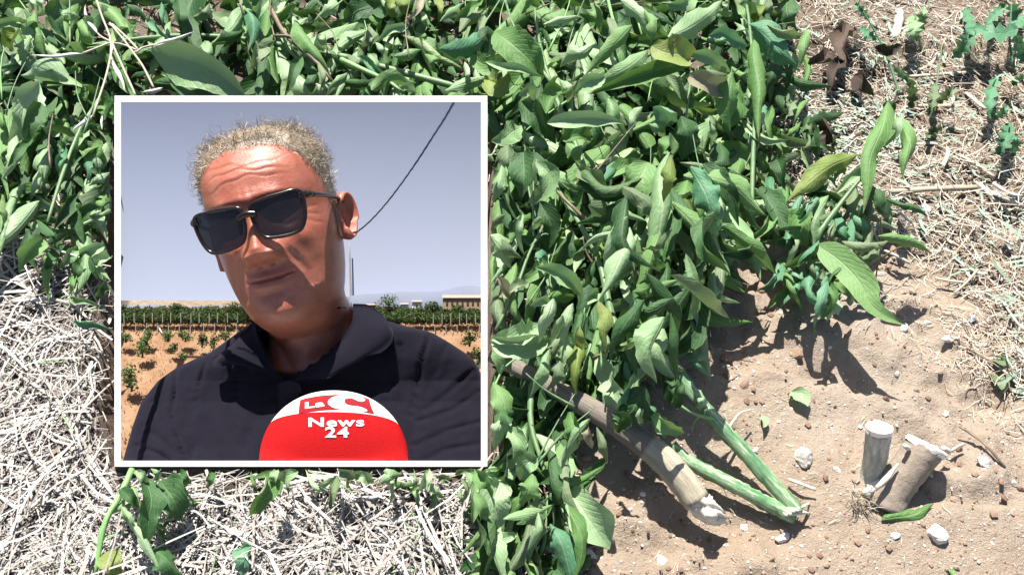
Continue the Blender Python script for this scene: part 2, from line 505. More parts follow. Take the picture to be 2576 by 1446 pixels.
def stone_shape(seed, sub=2, amp=0.35):
    r = np.random.default_rng(seed)
    v, f = {1: ICO1, 2: ICO2, 3: ICO3}[sub]; v = v.copy()
    for _ in range(6):                       # chopped facets
        d = nrm(r.normal(0, 1, 3)); k = v @ d; lim = r.uniform(0.45, 0.85)
        v -= np.clip(k - lim, 0, None)[:, None] * d * 0.9
    v *= (1 + r.normal(0, 0.05, (len(v), 1)))
    v *= np.array([1, r.uniform(0.6, 0.95), r.uniform(0.45, 0.75)])
    c, s = math.cos(seed), math.sin(seed)
    return v @ np.array([[c, s, 0], [-s, c, 0], [0, 0, 1]]), f

def grit_material():
    t = NT('soil_grit')
    c = t.ramp(t.attr(), [(0.0, (0.19, 0.12, 0.085)), (0.45, (0.30, 0.21, 0.155)), (0.62, (0.36, 0.28, 0.22)), (0.75, (0.50, 0.45, 0.40)), (1.0, (0.70, 0.67, 0.64))])
    t.base(c); t.set(Roughness=0.9); t.b.inputs['Specular IOR Level'].default_value = 0.2
    t.bump(t.noise(300, 4, 0.7, t.coord()), 0.4, 0.002)
    return t.m
M['grit'] = grit_material()
def build_grit():
    mb = MB(); r = np.random.default_rng(3)
    shapes = [stone_shape(s, 1) for s in range(12)]
    soil = [(1240, 1446), (1480, 1040), (1760, 740), (2050, 560), (2330, 640), (2576, 900), (2640, 1500), (1240, 1500)]
    for poly, n, s0, s1, white in ((soil, 2600, 0.0008, 0.0024, 0.6), (soil, 320, 0.0018, 0.0042, 0.5), (soil, 150, 0.003, 0.008, 0.0), (STRAW_RIGHT, 1300, 0.0015, 0.005, 0.75), (STRAW_LEFT, 300, 0.002, 0.006, 0.4)):
        for px, py in scatter(poly, n, n):
            p = G(px, py); p[2] = gz(p)
            v, f = shapes[r.integers(12)]
            sz = s0 + (s1 - s0) * r.beta(1.1, 3.0)
            t = r.uniform(0.65, 1.0) if r.random() < white else r.uniform(0.0, 0.6)
            mb.add(v * sz + p + np.array([0, 0, sz * 0.15]), f, t)
    o = mb.build('soil_grit', M['grit'], smooth=False); o['kind'] = 'stuff'; o['label'] = 'small pebbles and crumbs of soil strewn over the ground'; o['category'] = 'gravel'
build_grit()

# ================================================================ LEAVES
def leaf_geo(p3, wid, curl=0.6, flip=1, roll=0.0, wav=0.1, nl=9, nw=4, seed=0, nref=None, shape=0.75, petiole=True):
    """wilted blade along a 3-D spine: folded at the midrib, margins rolled unevenly, twisted along its length"""
    r = np.random.default_rng(seed)
    S = spline(p3, nl)
    L = np.linalg.norm(np.diff(S, axis=0), axis=1).sum()
    t = np.linspace(0, 1, nl)
    hook = r.normal(0, .05) * L
    side = nrm(np.cross(S[-1] - S[0], CAM - S[0]))
    S = S + np.outer(hook * t ** 3, side) + np.outer(.03 * L * np.sin(t * r.uniform(3, 7) + r.uniform(0, 6)) * t, side)
    T = np.gradient(S, axis=0); T /= np.linalg.norm(T, axis=1)[:, None] + 1e-9
    w = wid * 0.5 * np.clip(np.sin(math.pi * np.clip(t, 0, 1) ** shape), 0, 1) ** 0.9
    w *= 1 + .10 * np.sin(t * r.uniform(9, 16) + r.uniform(0, 6)) + r.normal(0, .03, nl)
    w[0] = wid * 0.04; w[-1] = wid * 0.012
    s = np.linspace(-1, 1, nw + 1); sm = (s[1:] + s[:-1]) / 2; mid = (nw + 1) // 2
    ph = r.uniform(0, 6.28, 6); fr = r.uniform(0.8, 2.0, 3)
    fold = r.uniform(.15, .55) * (1 if curl < 1.1 else .4); asy = r.uniform(-.7, .7); twist = r.normal(0, .45) * (1 if curl < 1.5 else .4)
    V = np.zeros((nl, nw + 1, 3)); U = np.zeros((nl, nw + 1, 2))
    for i in range(nl):
        view = nrm(CAM - S[i]) if nref is None else nref
        N = nrm(view - (view @ T[i]) * T[i])
        rl = roll + twist * (t[i] - .4) + .2 * math.sin(fr[0] * 5 * t[i] + ph[0])
        B0 = np.cross(T[i], N)
        Nn = N * math.cos(rl) + B0 * math.sin(rl); B = np.cross(T[i], Nn)
        c = curl * (0.8 + 0.35 * math.sin(3.5 * t[i] + ph[1]))
        ang = fold * np.sign(sm) + c * sm * (1 + asy * sm)
        ang = ang + wav * 2.2 * np.abs(sm) ** 1.5 * (np.sin(fr[1] * 12 * t[i] + ph[2] + np.sign(sm)) + .5 * np.sin(fr[2] * 23 * t[i] + ph[3] + 2 * np.sign(sm)))
        x = np.concatenate([[0], np.cumsum(np.cos(ang))]); z = np.concatenate([[0], np.cumsum(np.sin(ang))])
        x -= x[mid]; z -= z[mid]
        ext = max(x.max() - x.min(), nw * .45)
        k = 2 * w[i] / ext
        V[i] = S[i] + np.outer(x * k, B) + np.outer(z * k * flip, Nn)
        U[i, :, 0] = (s + 1) / 2; U[i, :, 1] = t[i] * min(1.04, max(.5, L / 0.11))
    V = V.reshape(-1, 3); V[:, 2] = np.maximum(V[:, 2], 0.001)
    return V, grid_faces(nl, nw + 1), U.reshape(-1, 2)

LEAVES = []     # pts(px), width px, curl, flip, tone, base height, end height, plant
class Crop:
    def __init__(s, x, y, k): s.x, s.y, s.k = x, y, k
    def __call__(s, pts): return [(s.x + a * s.k, s.y + b * s.k) for a, b in pts]
K2 = Crop(0, 0, .3247); K3 = Crop(603.7, 0, .3247); K4 = Crop(1207.4, 0, .3247); K5 = Crop(1811, 0, .371)
K6 = Crop(1207.4, 402.5, .3247); K7 = Crop(1744, 469.6, .3712); K8 = Crop(1207.4, 838.5, .4197)
KA = Crop(1677, 905.6, .3735); KB = Crop(0, 436, .3016); KC = Crop(0, 805, .4433); KD = Crop(201.2, 1140.4, .2344); KE = Crop(670.8, 1140.4, .2604)

def LV(crop, plant, h, rows):
    for row in rows:
        pts, w = row[0], row[1]
        kw = row[2] if len(row) > 2 else {}
        LEAVES.append(dict(pts=crop(pts), w=w * crop.k, plant=plant, h=kw.get('h', h), **{k: v for k, v in kw.items() if k != 'h'}))
D = dict
LV(K4, 'centre_back', 0.13, [
    ([(1460, 290), (1600, 220), (1760, 110), (1890, 20)], 190, D(tone='pale', curl=.5, flip=-1)),
    ([(1330, 360), (1450, 410), (1560, 430), (1640, 440)], 260, D(tone='yellow', curl=.5, h=.16)),
    ([(1620, 500), (1450, 520), (1250, 590), (1050, 680), (850, 745)], 130, D(curl=.8, h=.15)),
    ([(1300, 390), (1130, 540), (1000, 640), (900, 720)], 130, D(tone='pale', curl=.5, h=.14)),
    ([(970, 600), (850, 650), (720, 710)], 120, D(tone='pale', curl=.4, h=.15)),
    ([(900, 340), (760, 430), (610, 510)], 120, D(tone='pale', curl=2.0, flip=-1)),
    ([(1180, 200), (1060, 320), (960, 440), (840, 610)], 130, D(curl=1.7, flip=-1, h=.15)),
    ([(990, 140), (1040, 240), (1000, 340), (930, 420)], 75, D(tone='grey', curl=1.2)),
    ([(1090, 0), (1190, 90), (1250, 190), (1285, 320)], 110, D(tone='pale', curl=.9, flip=-1)),
    ([(1275, 70), (1330, 190), (1320, 340)], 90, D(curl=.9, flip=-1)),
    ([(1350, 130), (1400, 220), (1450, 290)], 60, D()),
    ([(120, 250), (260, 360), (400, 470), (500, 575)], 290, D(tone='leaf', curl=.4, h=.15)),
    ([(40, 480), (250, 540), (500, 580)], 70, D(tone='pale', curl=.5)),
    ([(520, 955), (700, 935), (860, 900), (1120, 920)], 140, D(tone='pale', curl=.35, h=.17, wav=.03)),
    ([(640, 1090), (750, 1060), (870, 1040)], 140, D(tone='leaf', curl=.5)),
    ([(670, 1110), (740, 1190), (770, 1280)], 130, D(tone='leaf', curl=.7)),
    ([(320, 790), (450, 920), (570, 1130)], 170, D(tone='dark', curl=.5)),
    ([(510, 880), (560, 760), (610, 680)], 170, D(tone='leaf', curl=.9)),
    ([(620, 620), (670, 700), (680, 800)], 90, D(tone='pale', curl=.7)),
    ([(40, 1090), (150, 1070), (270, 970)], 180, D(tone='pale', curl=.35)),
    ([(220, 1130), (210, 1260), (170, 1420)], 130, D(tone='grey', curl=.4)),
    ([(430, 1180), (390, 1320), (310, 1480)], 230, D(tone='dark', curl=.4)),
    ([(430, 1240), (500, 1320), (560, 1420)], 120, D(tone='pale', curl=.6)),
    ([(150, 1290), (120, 1370), (90, 1460)], 100, D(tone='pale', curl=.8)),
    ([(940, 1410), (1100, 1310), (1310, 1220)], 120, D(tone='leaf', curl=.5)),
    ([(1600, 585), (1750, 640), (1960, 690)], 170, D(tone='dry', curl=.5, h=.15)),
    ([(1960, 560), (1930, 740), (1880, 1010)], 190, D(tone='leaf', curl=.4, h=.14)),
    ([(1620, 405), (1800, 450), (1950, 570)], 120, D(tone='pale', curl=.5)),
    ([(1770, 280), (1900, 270), (2060, 400)], 110, D(tone='teal', curl=.6)),
    ([(1560, 900), (1600, 1050), (1570, 1250)], 230, D(tone='dark', curl=.3)),
    ([(1340, 830), (1440, 860), (1500, 960)], 170, D(tone='teal', curl=.7)),
    ([(1310, 960), (1400, 1000), (1450, 1070)], 110, D(tone='pale', curl=.6)),
    ([(1470, 1030), (1490, 1100), (1515, 1190)], 70, D(tone='pale', curl=1.2, h=.17)),
    ([(1480, 1060), (1430, 1130), (1390, 1230)], 100, D()),
    ([(1550, 1260), (1700, 1280), (1880, 1430)], 80, D(tone='grey', curl=1.5)),
    ([(990, 760), (1040, 900), (1110, 1080)], 100, D(tone='pale', curl=.5)),
    ([(1260, 830), (1190, 940), (1150, 1060)], 90, D(tone='pale', curl=.5)),
    ([(490, 190), (620, 150), (790, 125)], 70, D(tone='pale', curl=1.6, flip=-1)),
    ([(320, 110), (400, 50), (430, 0)], 90, D()),
    ([(1450, 30), (1580, 30), (1700, -20)], 110, D(tone='pale')),
    ([(1440, 580), (1540, 700), (1600, 870)], 80, D(tone='grey', curl=1.0)),
    ([(1660, 840), (1750, 860), (1860, 900)], 60, D(tone='yellow', curl=1.2)),
    ([(1790, 960), (1800, 1040), (1820, 1120)], 70, D(tone='pale')),
    ([(230, 620), (140, 700), (80, 640)], 160, D(tone='yellow', curl=.6)),
    ([(300, 740), (380, 700), (410, 790)], 110, D(tone='pale', curl=.5)),
    ([(880, 20), (930, 120), (930, 260)], 80, D(tone='leaf', curl=1.0)),
    ([(560, 0), (700, -20), (860, 90)], 230, D(tone='dark', curl=.4, h=.10)),
    ([(0, 300), (60, 270), (110, 470)], 120, D(tone='dark', curl=.4)),
])
LV(K6, 'centre', 0.15, [
    ([(430, 10), (530, 110), (490, 260), (370, 340)], 150, D(tone='pale', curl=.8)),
    ([(340, -60), (340, 150), (350, 310)], 220, D(tone='dark', curl=.35)),
    ([(140, 40), (120, 180), (85, 340)], 120, D(tone='pale', curl=.9, flip=-1)),
    ([(1300, 20), (1220, 180), (1150, 300), (1140, 460)], 230, D(tone='leaf', curl=.45, h=.17)),
    ([(940, 180), (1050, 90), (1200, 30)], 100, D(tone='teal', curl=.7)),
    ([(760, 70), (860, 160), (1010, 270)], 130, D(tone='grey', curl=.8)),
    ([(840, 350), (960, 410), (1090, 510)], 170, D(tone='grey', curl=.7)),
    ([(1470, -60), (1400, 120), (1400, 350), (1400, 560), (1395, 810)], 175, D(tone='pale', curl=2.1, flip=-1, h=.21, wav=.03, shape=.95)),
    ([(1480, -40), (1460, 150), (1410, 330)], 110, D(tone='yellow', curl=1.1, h=.225)),
    ([(1370, 760), (1400, 830), (1395, 910)], 90, D(tone='leaf', curl=1.4, h=.17)),
    ([(1310, 360), (1230, 460), (1170, 560)], 60, D(tone='grey', curl=2.2, flip=-1)),
    ([(1160, 520), (1130, 660), (1050, 800), (960, 950), (890, 1090)], 150, D(tone='pale', curl=1.7, flip=-1, h=.18, wav=.03)),
    ([(1100, 545), (950, 580), (850, 630), (755, 695)], 50, D(tone='pale', curl=2.3, flip=-1, h=.17)),
    ([(1630, 50), (1720, 220), (1790, 380), (1840, 540)], 200, D(tone='teal', curl=.5, wav=.45, h=.18, dark=1)),
    ([(1740, 420), (1790, 520), (1800, 640)], 170, D(tone='teal', curl=.4, wav=.3, h=.18)),
    ([(1580, 300), (1640, 420), (1670, 600)], 100, D(tone='yellow', curl=1.0)),
    ([(1530, 380), (1570, 590), (1670, 820)], 150, D(tone='grey', curl=.9)),
    ([(1730, 30), (1850, 180), (1930, 300), (1990, 520)], 150, D(tone='dark', curl=.6)),
    ([(430, 830), (560, 860), (700, 950), (790, 1040)], 130, D(tone='pale', curl=.6)),
    ([(30, 580), (110, 690), (190, 850)], 170, D(tone='pale', curl=.9, flip=-1)),
    ([(570, 1070), (530, 1220), (480, 1430)], 110, D(tone='pale', curl=1.5, flip=-1)),
    ([(720, 1110), (680, 1260), (670, 1480)], 90, D(tone='pale', curl=1.9, flip=-1)),
    ([(640, 1200), (600, 1300), (550, 1440)], 80, D(tone='pale', curl=1.7, flip=-1)),
    ([(920, 1090), (980, 1200), (970, 1330), (970, 1500)], 110, D(tone='yellow', curl=1.3)),
    ([(770, 1290), (760, 1380), (770, 1470)], 80, D(tone='yellow', curl=1.5)),
    ([(540, 1080), (620, 1060), (730, 1090)], 80, D(tone='leaf', curl=1.0)),
    ([(1190, 1020), (1270, 1000), (1350, 950)], 110, D(tone='leaf', curl=.8)),
    ([(1200, 1090), (1190, 1220), (1230, 1340)], 80, D(tone='teal', curl=1.0)),
    ([(1430, 970), (1330, 1120), (1260, 1240), (1220, 1390)], 75, D(tone='grey', curl=2.0, flip=-1)),
    ([(1650, 960), (1560, 1080), (1360, 1230)], 300, D(tone='dark', curl=.3, h=.13)),
    ([(330, 410), (290, 560), (330, 740)], 60, D(tone='pale', curl=1.6)),
    ([(190, 430), (120, 500), (140, 610)], 70, D(tone='grey', curl=1.2)),
    ([(170, 610), (240, 700), (340, 750)], 90, D(tone='grey', curl=1.0)),
    ([(450, 760), (500, 740), (550, 830)], 90, D(tone='teal', curl=.8)),
    ([(460, 320), (540, 480), (560, 720)], 150, D(tone='dark', curl=.4, h=.11)),
    ([(720, 550), (620, 680), (530, 830)], 140, D(tone='dark', curl=.6, h=.11)),
    ([(40, 1390), (250, 1370), (480, 1320)], 170, D(tone='pale', curl=.5, h=.12)),
    ([(940, 640), (970, 690), (950, 770)], 50, D(tone='yellow')),
    ([(480, 450), (430, 500), (390, 530)], 60, D(tone='pale', curl=1.4)),
    ([(890, 780), (840, 880), (800, 1000)], 60, D(tone='dark')),
    ([(130, 900), (180, 960), (230, 1070)], 110, D(tone='dry', curl=.8)),
    ([(230, 1030), (290, 970), (390, 960)], 90, D(tone='grey', curl=.8)),
    ([(390, 1130), (480, 1090), (560, 1090)], 70, D(tone='pale')),
    ([(830, 1120), (860, 1050), (930, 1030)], 90, D(tone='pale', curl=.7)),
    ([(1900, 720), (1970, 650), (2000, 740)], 60, D(tone='pale', curl=1.2, h=.10)),
    ([(1680, 840), (1710, 900), (1740, 970)], 60, D(tone='pale', h=.10)),
])
LV(K8, 'centre', 0.10, [
    ([(30, 60), (200, 70), (390, 20)], 150, D(tone='pale', curl=.5)),
    ([(510, -10), (520, 130), (500, 310)], 100, D(tone='pale', curl=1.8, flip=-1)),
    ([(600, 0), (575, 190), (560, 370)], 90, D(tone='yellow', curl=1.5, flip=-1)),
    ([(740, -20), (745, 70), (755, 170)], 90, D(tone='pale', curl=1.6, flip=-1)),
    ([(420, 90), (360, 230), (290, 370)], 80, D(tone='pale', curl=1.8, flip=-1)),
    ([(480, 150), (460, 240), (440, 340)], 80, D(tone='grey', curl=1.3)),
    ([(60, 290), (120, 430), (50, 680)], 130, D(tone='leaf', curl=.8)),
    ([(150, 480), (110, 580), (80, 700)], 110, D(tone='pale', curl=.9)),
    ([(660, 510), (570, 630), (490, 820)], 90, D(tone='pale', curl=2.0, flip=-1, h=.12)),
    ([(700, 560), (750, 680), (770, 780)], 60, D(tone='grey', curl=1.6, flip=-1)),
    ([(540, 470), (570, 580), (540, 650)], 90, D(tone='leaf', curl=.8)),
    ([(990, 320), (920, 440), (800, 540)], 240, D(tone='dark', curl=.35)),
    ([(510, 910), (600, 1020), (690, 1150), (785, 1285)], 230, D(tone='pale', curl=.3, h=.05, wav=.04, shape=1.25)),
    ([(420, 1140), (480, 1240), (570, 1470)], 190, D(tone='teal', curl=.45, h=.05, wav=.06, shape=1.1)),
    ([(120, 890), (90, 1020), (170, 1170)], 190, D(tone='pale', curl=.5, h=.08)),
    ([(140, 1110), (280, 1070), (440, 1020)], 70, D(tone='pale', curl=1.7, flip=-1)),
    ([(310, 840), (290, 940), (260, 1040)], 130, D(tone='leaf', curl=.6, wav=.3)),
    ([(340, 740), (270, 790), (240, 880)], 110, D(tone='pale', curl=.9)),
    ([(180, 560), (240, 680), (220, 800)], 100, D(tone='pale', curl=1.0)),
    ([(280, 560), (240, 660), (170, 740)], 70, D(tone='pale', curl=1.4)),
    ([(350, 1070), (340, 1180), (270, 1300)], 60, D(tone='pale', curl=1.6, flip=-1)),
    ([(320, 1290), (340, 1370), (410, 1480)], 110, D(tone='grey', curl=.8, h=.04)),
    ([(-20, 1300), (80, 1370), (200, 1460)], 80, D(tone='leaf', h=.03)),
    ([(200, 1150), (215, 1280), (200, 1460)], 40, D(tone='leaf', h=.04)),
    ([(400, 1190), (350, 1230), (420, 1290)], 120, D(tone='dark', h=.04)),
    ([(180, 540), (160, 480), (220, 470)], 70, D(tone='dark')),
    ([(640, 540), (650, 600), (660, 690)], 60, D(tone='dry')),
    ([(790, 480), (860, 510), (820, 590)], 110, D(tone='dark')),
    ([(980, 440), (960, 490), (950, 550)], 40, D(tone='pale')),
    ([(60, 20), (20, 120), (0, 260)], 90, D(tone='pale')),
    ([(-30, 760), (40, 860), (40, 960)], 90, D(tone='leaf')),
    ([(-30, 950), (10, 1050), (-20, 1150)], 80, D(tone='leaf')),
])
LV(K8, 'split', 0.09, [
    ([(1010, 430), (1060, 530), (1130, 620)], 90, D(tone='teal', curl=.8)),
    ([(1040, 480), (1120, 560), (1210, 620)], 100, D(tone='leaf', curl=.6)),
    ([(1240, 160), (1310, 140), (1395, 160)], 50, D(tone='teal', h=.08)),
    ([(1250, 170), (1310, 200), (1385, 265)], 35, D(tone='teal', h=.08)),
    ([(1230, 130), (1280, 120), (1330, 125)], 35, D(tone='teal', h=.08)),
    ([(1220, 300), (1190, 360), (1180, 450)], 80, D(tone='dark')),
    ([(1150, 270), (1150, 350), (1130, 420)], 80, D(tone='dark')),
    ([(1290, 390), (1330, 420), (1350, 480)], 80, D(tone='pale', h=.06)),
    ([(1030, 40), (900, 110), (800, 180)], 170, D(tone='dark', h=.07)),
    ([(1040, 170), (930, 290), (860, 400)], 50, D(tone='pale', curl=1.6)),
    ([(930, 330), (880, 400), (850, 470)], 80, D(tone='teal')),
    ([(1060, 20), (1030, 60), (1040, 120)], 90, D(tone='pale', h=.11)),
])
LV(K7, 'shoot', 0.085, [
    ([(835, 390), (980, 500), (1130, 660), (1210, 820), (1380, 985)], 200, D(tone='leaf', curl=.35, h=.085, h2=.075, wav=.08, shape=.7)),
    ([(460, 0), (560, 180), (670, 320), (760, 410)], 150, D(tone='dark', curl=.5)),
    ([(920, 60), (830, 210), (790, 400)], 130, D(tone='pale', curl=.7)),
    ([(740, 150), (720, 280), (760, 400)], 140, D(tone='leaf', curl=.5)),
    ([(980, 180), (1010, 260), (1030, 360)], 90, D(tone='leaf', h=.05)),
    ([(1200, -20), (1260, 80), (1280, 220)], 95, D(tone='dark', curl=1.2, h=.09)),
    ([(620, 310), (540, 300), (450, 350)], 150, D(tone='dark', h=.02)),
    ([(780, 630), (660, 690), (500, 800)], 100, D(tone='leaf', h=.03)),
    ([(850, 730), (880, 800), (870, 900)], 150, D(tone='teal', h=.03)),
    ([(980, 760), (940, 830), (880, 900)], 80, D(tone='pale', h=.03)),
    ([(350, 260), (330, 370), (280, 490)], 110, D(tone='grey', h=.06)),
    ([(400, 430), (440, 500), (520, 560)], 60, D(tone='pale', curl=1.1, h=.06)),
    ([(550, 500), (650, 490), (670, 540)], 40, D(tone='grey', h=.04)),
    ([(940, 390), (960, 470), (900, 560)], 60, D(tone='teal', h=.03)),
    ([(690, 620), (640, 700), (600, 770)], 60, D(tone='pale', h=.03)),
    ([(250, 180), (310, 230), (300, 280)], 110, D(tone='dark', h=.07)),
    ([(400, 160), (440, 200), (420, 250)], 60, D(tone='grey', h=.03)),
    ([(500, 200), (560, 280), (600, 330)], 40, D(tone='pale', h=.08)),
])
LV(K5, 'shoot', 0.12, [
    ([(930, 1050), (760, 1130), (600, 1240), (450, 1350)], 150, D(tone='yellow', curl=.5, h=.10)),
    ([(830, 1060), (800, 1160), (790, 1240)], 70, D(tone='leaf', h=.09)),
    ([(1140, 690), (1100, 850), (1060, 1050), (1090, 1250), (1090, 1450)], 130, D(tone='leaf', curl=1.5, flip=-1, h=.13)),
    ([(1190, 690), (1140, 730), (1100, 790)], 90, D(tone='dark', h=.14)),
    ([(1210, 780), (1270, 950), (1250, 1080), (1210, 1210)], 95, D(tone='leaf', curl=.9, h=.11)),
    ([(1240, 790), (1200, 870), (1140, 1010)], 60, D(tone='pale', h=.13)),
    ([(320, 1250), (380, 1340), (440, 1430)], 120, D(tone='dark', h=.06)),
    ([(360, 1050), (420, 1150), (430, 1270)], 110, D(tone='dark', h=.06)),
    ([(600, 830), (630, 930), (690, 1080)], 110, D(tone='dark', h=.04)),
    ([(720, 1290), (660, 1370), (640, 1450)], 130, D(tone='teal', h=.06)),
])
LV(K5, 'right_back', 0.10, [
    ([(200, 165), (310, 250), (420, 370), (520, 440)], 190, D(tone='teal', curl=.5, h=.12)),
    ([(320, 170), (430, 225), (560, 205)], 80, D(tone='grey', curl=.8, h=.13)),
    ([(450, -20), (460, 90), (520, 200)], 170, D(tone='dark', curl=.5)),
    ([(230, 270), (230, 420), (280, 640), (320, 930)], 110, D(tone='leaf', curl=1.4, flip=-1, h=.12)),
    ([(570, 200), (570, 320), (520, 470)], 80, D(tone='leaf', curl=.9)),
    ([(130, 30), (200, 90), (240, 160)], 110, D(tone='leaf')),
    ([(300, 40), (260, 100), (230, 160)], 80, D(tone='yellow')),
    ([(60, 20), (30, 60), (-20, 80)], 90, D(tone='pale')),
    ([(-10, 200), (90, 240), (180, 350)], 90, D(tone='teal', curl=.6)),
    ([(130, 560), (100, 720), (20, 900)], 170, D(tone='leaf', curl=.5)),
    ([(180, 640), (190, 720), (130, 830)], 70, D(tone='dark', h=.08)),
    ([(350, 400), (360, 500), (340, 620)], 120, D(tone='dark', h=.07)),
    ([(460, 430), (470, 520), (440, 620)], 60, D(tone='dark', h=.07)),
    ([(150, 860), (130, 1000), (90, 1120)], 100, D(tone='dark', h=.05)),
    ([(0, 960), (20, 1100), (0, 1200)], 110, D(tone='dark', h=.08)),
    ([(30, 1280), (50, 1360), (30, 1450)], 130, D(tone='dark', h=.08)),
    ([(560, 560), (500, 590), (450, 700)], 80, D(tone='pale', h=.03)),
    ([(400, 0), (420, -30), (470, 20)], 90, D(tone='yellow', h=.12)),
    ([(330, 0), (340, 60), (400, 110)], 50, D(tone='grey', h=.12)),
])
LV(K2, 'left_back', 0.085, [
    ([(530, 620), (420, 560), (300, 590), (170, 640)], 190, D(tone='pale', curl=.5, h=.09)),
    ([(390, 460), (400, 540), (480, 620)], 100, D(tone='leaf', curl=.6, h=.09)),
    ([(720, 660), (450, 640), (230, 660), (-20, 690)], 50, D(tone='leaf', curl=1.2, h=.09)),
    ([(300, 640), (210, 780), (180, 960), (80, 1140)], 210, D(tone='pale', curl=.6, h=.09, shape=.8)),
    ([(130, 1050), (90, 1230), (30, 1400)], 110, D(tone='pale', curl=1.4, flip=-1, h=.09)),
    ([(320, 800), (250, 950), (180, 1150)], 130, D(tone='dark', curl=.6, h=.09)),
    ([(1170, 390), (1400, 470), (1650, 590), (1930, 720)], 330, D(tone='pale', curl=.35, h=.09, wav=.05, shape=.9)),
    ([(270, 80), (270, 250), (320, 450)], 90, D(curl=1.3, flip=-1)),
    ([(400, 60), (400, 140), (370, 220)], 65, D(tone='pale', curl=1.6, flip=-1)),
    ([(160, 190), (210, 220), (270, 190)], 90, D(tone='pale')),
    ([(430, 130), (520, 110), (620, 120)], 110, D(tone='pale')),
    ([(-20, 200), (100, 170), (240, 170)], 80, D(tone='pale', curl=.7)),
    ([(120, 240), (100, 310), (80, 380)], 110, D(tone='yellow', curl=1.0)),
    ([(1950, 20), (1820, 180), (1700, 280), (1600, 350)], 120, D(tone='pale', curl=.9, flip=-1)),
    ([(1880, 30), (1960, 150), (1940, 390)], 130, D(tone='teal', curl=.5)),
    ([(1600, 320), (1620, 400), (1640, 490)], 80, D(tone='pale', curl=1.2)),
    ([(1620, 30), (1570, 100), (1520, 160)], 100, D(tone='grey')),
    ([(2020, 340), (2000, 440), (1960, 550)], 120, D(tone='grey', curl=.7)),
    ([(420, 1080), (350, 1260), (290, 1480)], 130, D(tone='pale', curl=1.5, flip=-1)),
    ([(590, 1170), (530, 1300), (460, 1450)], 120, D(tone='grey', curl=1.1)),
    ([(330, 940), (370, 1020), (420, 1120)], 80, D(tone='pale', curl=1.0)),
    ([(690, 1130), (750, 1200), (810, 1300)], 190, D(tone='leaf', curl=.6)),
    ([(880, 1100), (840, 1230), (820, 1380)], 120, D(tone='pale', curl=.8)),
    ([(0, 840), (30, 950), (70, 1080)], 70, D(tone='leaf')),
    ([(490, 1150), (460, 1260), (460, 1370)], 70, D(tone='teal', curl=.8)),
    ([(490, 550), (550, 540), (610, 530)], 80, D(tone='leaf')),
    ([(650, 700), (650, 760), (600, 810)], 100, D(tone='leaf')),
    ([(230, 300), (180, 380), (150, 480)], 110, D(tone='pale')),
    ([(680, 1000), (620, 1100), (570, 1250)], 60, D(tone='pale', curl=1.3)),
    ([(660, 1160), (690, 1300), (690, 1440)], 80, D(tone='teal')),
    ([(900, 1340), (820, 1390), (740, 1450)], 100, D(tone='pale')),
    ([(60, 1290), (150, 1180), (240, 1060)], 70, D(tone='dark')),
    ([(460, 20), (420, 130), (480, 300)], 170, D(tone='dark', h=.09)),
    ([(640, 150), (690, 270), (720, 400)], 120, D(tone='leaf', h=.09)),
    ([(1380, 0), (1400, 130), (1380, 280)], 110, D(tone='dark', h=.09)),
    ([(1130, 150), (1230, 230), (1320, 310)], 60, D(tone='teal', curl=1.5, h=.09)),
    ([(1250, 20), (1270, 130), (1290, 250)], 45, D(tone='teal', curl=1.5, h=.09)),
    ([(1700, 60), (1800, 20), (1830, 120)], 110, D(tone='dark', h=.09)),
    ([(1660, 340), (1780, 300), (1880, 220)], 110, D(tone='dark', h=.09)),
    ([(0, 60), (100, 30), (220, 60)], 80, D(tone='dark')),
    ([(250, -20), (270, 40), (230, 110)], 50, D(tone='pale')),
    ([(330, -30), (330, 40), (310, 110)], 60, D(tone='pale')),
])
